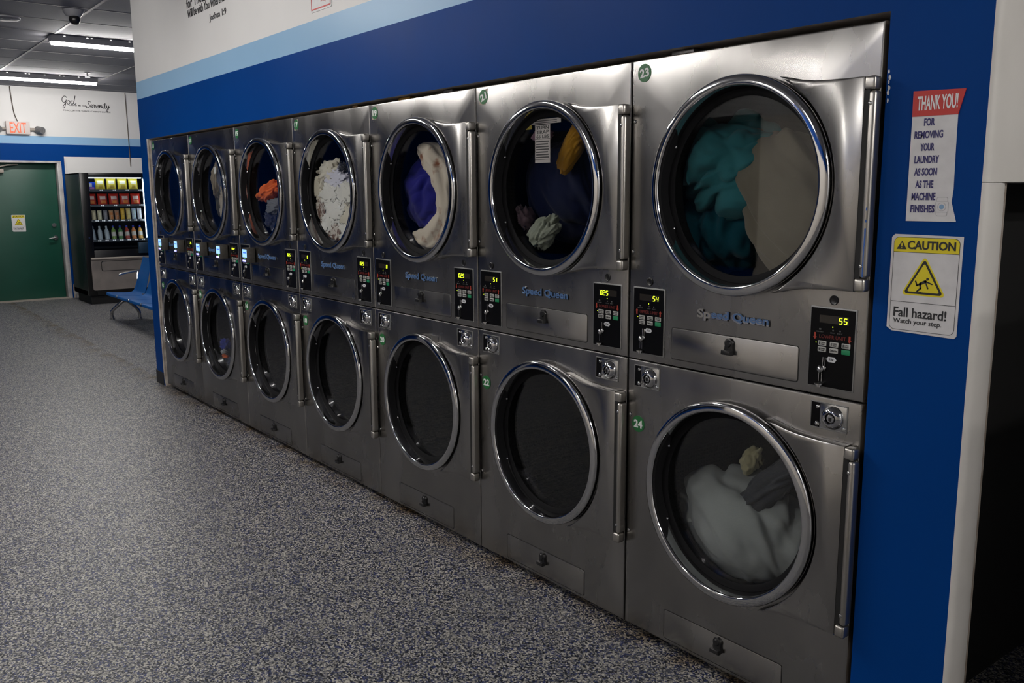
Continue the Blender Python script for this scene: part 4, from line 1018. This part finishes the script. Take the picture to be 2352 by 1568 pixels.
for i, z in enumerate(SHZ):
    mb = MB(); mb.box(*B(VX1 - .55, VX1 - .085, WY0 - .03, WY1 + .02, z - .012, z)); mb.box(*B(VX1 - .085, VX1 - .078, WY0 - .03, WY1 + .02, z - .02, z + .012)); s_ = obj('shelf', mb.mesh('vend_shelf', SHELF), v)
    mb = MB(); n = (4, 4, 8, 7)[i]
    for j in range(n + 1):
        y = WY0 + .01 + (WY1 - WY0 - .05) * j / n
        mb.cyl((VX1 - .078 - ox, y - oy, z - .002), (VX1 - .074 - ox, y - oy, z - .002), .010, 12); mb.box(VX1 - .078 - ox, VX1 - .075 - ox, y - oy - .035, y - oy - .016, z - .009, z + .005)
    obj('price_tag', mb.mesh('vend_tags', TAG), s_)

def bag(name, label, y, z, w, h, m1, m2, m3, group, lean=.0):
    """pillow-shaped snack bag standing on a shelf"""
    bm = bmesh.new(); nu, nv = 10, 14; F, Bk = [], []
    for j in range(nv + 1):
        vv = j / nv; rf, rb = [], []
        for i in range(nu + 1):
            uu = i / nu; d = .030 * (max(0, sin(pi * uu)) ** .6) * (max(0, sin(pi * vv)) ** .5) + .004 * noise.noise(Vector((uu * 5 + y * 9, vv * 5, z)))
            ww = w * (1 + .06 * (abs(vv - .5) * 2) ** 3)
            rf.append(bm.verts.new((d + .002 - lean * vv, (uu - .5) * ww, vv * h))); rb.append(bm.verts.new((-d - .002 - lean * vv, (uu - .5) * ww, vv * h)))
        F.append(rf); Bk.append(rb)
    for j in range(nv):
        for i in range(nu):
            fc = bm.faces.new((F[j][i], F[j][i + 1], F[j + 1][i + 1], F[j + 1][i])); vv = (j + .5) / nv; uu = (i + .5) / nu
            fc.material_index = 1 if .5 < vv < .8 and .18 < uu < .82 else (2 if .12 < vv < .45 and .25 < uu < .8 else 0)
            bm.faces.new((Bk[j][i], Bk[j + 1][i], Bk[j + 1][i + 1], Bk[j][i + 1]))
    for A_, B_ in zip(F, Bk): pass
    bmesh.ops.holes_fill(bm, edges=[e for e in bm.edges if e.is_boundary][:0]) if False else None
    for j in range(nv):
        bm.faces.new((F[j][0], F[j + 1][0], Bk[j + 1][0], Bk[j][0])); bm.faces.new((F[j][nu], Bk[j][nu], Bk[j + 1][nu], F[j + 1][nu]))
    for i in range(nu):
        bm.faces.new((F[0][i], Bk[0][i], Bk[0][i + 1], F[0][i + 1])); bm.faces.new((F[nv][i], F[nv][i + 1], Bk[nv][i + 1], Bk[nv][i]))
    bmesh.ops.recalc_face_normals(bm, faces=bm.faces[:])
    me = bpy.data.meshes.new(name); bm.to_mesh(me); bm.free()
    for m_ in (m1, m2, m3): me.materials.append(m_)
    for p in me.polygons: p.use_smooth = True
    tag(obj(name, me, None, (VX1 - .14, y, z)), label, 'snack bag', group)
def pm(n, c): return mat(n, c, .35)
YEL, YEL2, YEL3 = pm('pack_yellow', (.72, .58, .06)), pm('pack_pale', (.8, .76, .6)), pm('pack_gold', (.5, .36, .05))
RED, RED2, RED3 = pm('pack_red', (.55, .03, .015)), pm('pack_pink', (.8, .6, .55)), pm('pack_orange', (.8, .25, .06))
ORD = ('first', 'second', 'third', 'fourth', 'fifth', 'sixth', 'seventh', 'eighth', 'ninth')
for j in range(4):
    bag('chip_bag', 'yellow chip bag, %s from the left on the top shelf of the vending machine' % ORD[j], 1.165 + .152 * j, SHZ[0], .125, .165, YEL, YEL2, YEL3, 'yellow chip bags on the top vending shelf', .02)
mb = MB(); mb.box(-.04, .04, -.045, .045, 0, .11, .006, mi=0); mb.box(.04, .0415, -.038, .0, .045, .095, mi=1); mb.box(.04, .0415, -.03, .03, .012, .04, mi=2)
tag(obj('snack_box', mb.mesh('snack_box', [pm('pack_blue', (.01, .06, .55)), WHITE, pm('pack_violet', (.5, .2, .5))]), None, (VX1 - .14, 1.045, SHZ[0])), 'small blue box at the left end of the top shelf of the vending machine', 'snack box')
for j in range(5):
    bag('chip_bag', 'red chip bag, %s from the left on the second shelf of the vending machine' % ORD[j], 1.03 + .152 * j, SHZ[1], .128, .165, RED, RED2, RED3, 'red chip bags on the second vending shelf', .02)
CN = (('pale', (.7, .62, .42)), ('cream', (.75, .7, .5)), ('grey', (.25, .25, .28)), ('tan', (.6, .36, .2)), ('brown', (.5, .3, .2)), ('gold', (.75, .45, .05)), ('sand', (.78, .6, .25)), ('white-blue', (.55, .7, .9)), ('white', (.8, .85, .95)))
for j, (n_, c_) in enumerate(CN):
    m_ = pm('wrap_' + n_, c_); m2 = pm('wrap2_' + n_, (min(1, c_[0] * 1.15), c_[1] * .7, c_[2] * .35) if j in (3, 4) else tuple(min(.9, q * 1.25) for q in c_))
    bag('candy_pack', '%s candy pack, %s from the left on the third shelf of the vending machine' % (n_.replace('white-blue', 'pale blue'), ORD[j]), 1.05 + .079 * j, SHZ[2], .058, .145 + (.03 if j > 4 else 0), m_, m2, m2, 'candy packs on the third vending shelf', .02)
CLEARB, BCAP = pm('bottle_clear', (.5, .58, .64)), pm('cap_blue', (.02, .04, .5))
BT = [('clear water bottle', CLEARB, CLEARB)] * 3 + [('bottle of green drink', pm('drink_green', (.25, .4, .1)), WHITE), ('bottle of dark green drink', pm('drink_green2', (.12, .3, .1)), WHITE), ('bottle of red drink', pm('drink_red', (.5, .08, .06)), WHITE), ('bottle of orange drink', pm('drink_or', (.75, .28, .1)), WHITE), ('bottle of amber drink', pm('drink_am', (.8, .45, .12)), WHITE)]
for j, (n_, m_, l_) in enumerate(BT):
    o = obj('drink_bottle', MB().lathe([(0, 0), (.030, 0), (.031, .01), (.031, .12), (.027, .145), (.013, .17), (.013, .185), (0, .185)], 0, 0, 20, axis='z').mesh('bottle', m_), None, (VX1 - .17, 1.03 + .094 * j, SHZ[3]))
    tag(o, '%s, %s from the left on the bottom vending shelf' % (n_, ORD[j]), 'bottle', 'bottles on the bottom vending shelf')
    obj('cap', MB().lathe([(0, .206), (.0145, .206), (.0145, .18), (0, .18)], 0, 0, 16, axis='z').mesh('cap', BCAP if j > 2 else CLEARB), o)
    if l_ is WHITE: obj('bottle_label', MB().lathe([(.0316, .05), (.0316, .11)], 0, 0, 20, axis='z').mesh('bottle_label', pm('bl%d' % j, (.7, .66, .6))), o)
    o.rotation_euler = (0, radians(-14), 0)

# ------------------------------------------------------------------ blue beam seating
bn = thing('beam_bench', 'blue metal beam seating with chrome legs in front of the vending machine', 'bench', (-4.57, .66, 0))
SP = [(0, .318), (.006, .342), (.03, .348), (.15, .338), (.27, .332), (.325, .345), (.352, .395), (.385, .5), (.43, .66), (.46, .78)]
def seat_shell(w):
    prof = smooth_path(SP, 5); bm = bmesh.new(); n = 12; A, B_ = [], []
    for i, (y, z) in enumerate(prof):
        a, b = prof[max(i - 1, 0)], prof[min(i + 1, len(prof) - 1)]; d = Vector((b[0] - a[0], b[1] - a[1])).normalized(); nn = Vector((-d.y, d.x)) * .008
        tt = i / (len(prof) - 1); sh = max(0, (tt - .55) / .45); ins = .075 * sh ** 1.6
        A.append([bm.verts.new((ins + (w - 2 * ins) * k / n, y, z + .004 * (abs(k / n - .5) * 2) ** 2)) for k in range(n + 1)]); B_.append([bm.verts.new((ins + (w - 2 * ins) * k / n, y - nn.x, z - nn.y + .004 * (abs(k / n - .5) * 2) ** 2)) for k in range(n + 1)])
    for L in (A, B_):
        for P_, Q in zip(L, L[1:]):
            for k in range(n): bm.faces.new((P_[k], P_[k + 1], Q[k + 1], Q[k]))
    for i in range(len(A) - 1):
        for k in (0, n): bm.faces.new((A[i][k], A[i + 1][k], B_[i + 1][k], B_[i][k]))
    for i in (0, len(A) - 1):
        for k in range(n): bm.faces.new((A[i][k], A[i][k + 1], B_[i][k + 1], B_[i][k]))
    bmesh.ops.recalc_face_normals(bm, faces=bm.faces[:])
    return MB()._merge(bm).mesh('seat_shell', SEAT)
sm = seat_shell(.475)
for i in range(4): obj('seat', sm, bn, (.0 + .51 * i, 0, 0))
for i in range(3): obj('seat_clip', cached('clip', lambda: MB().box(.476, .509, -.004, .05, .332, .350, .004).box(.485, .50, .30, .345, .32, .36, .004).mesh('seat_clip', CHROME2)), bn, (.51 * i, 0, 0))
mb = MB(); mb.box(.05, 2.0, .17, .23, .24, .30, .006); obj('beam', mb.mesh('bench_beam', POWDER), bn)
for x in (.10, 2.2):
    mb = MB(); mb.tube(smooth_path([(x, .20, .25), (x, .10, .20), (x - .02, .03, .10), (x - .04, .10 - .02, .06), ]), .020, 12) if False else None
    mb.tube(smooth_path([(x, .20, .26), (x - .03, .12, .19), (x - .09, .06, .115), (x - .12, .055, .07), (x - .125, .06, .012)]), .021, 12); mb.cyl((x - .125, .06, 0), (x - .125, .06, .014), .03, 16)
    obj('leg', mb.mesh('bench_leg', CHROME2), bn)
    mb = MB(); mb.tube(smooth_path([(x, .20, .26), (x, .28, .19), (x, .35, .10), (x, .36, .012)]), .021, 12); mb.cyl((x, .36, 0), (x, .36, .014), .03, 16); obj('leg', mb.mesh('bench_leg_rear', CHROME2), bn)
mb = MB(); mb.tube(smooth_path([(.0, .17, .555), (.0, .20, .572), (.0, .30, .590), (.0, .40, .602), (.0, .43, .60)]), .014, 10); mb.tube([(.0, .40, .60), (.02, .385, .5)], .011, 8)
obj('armrest', mb.mesh('bench_arm', CHROME2), bn)

# black stand half hidden behind the wall corner
st = thing('black_stand', 'black metal stand leg and foot poking out behind the wall corner', 'stand', (-.73, .15, 0))
for x, y in ((0, 0), (0, .5), (.33, 0), (.33, .5)):
    mb = MB(); mb.cyl((x, y, .02), (x, y, .44), .012, 10); mb.box(x - .02, x + .05 if x == 0 else x + .02, y - .025, y + .025, 0, .028, .004); obj('leg', mb.mesh('stand_leg', POWDER), st)
mb = MB(); mb.box(-.015, .345, -.015, .515, .43, .475, .006); obj('top', mb.mesh('stand_top', POWDER), st)
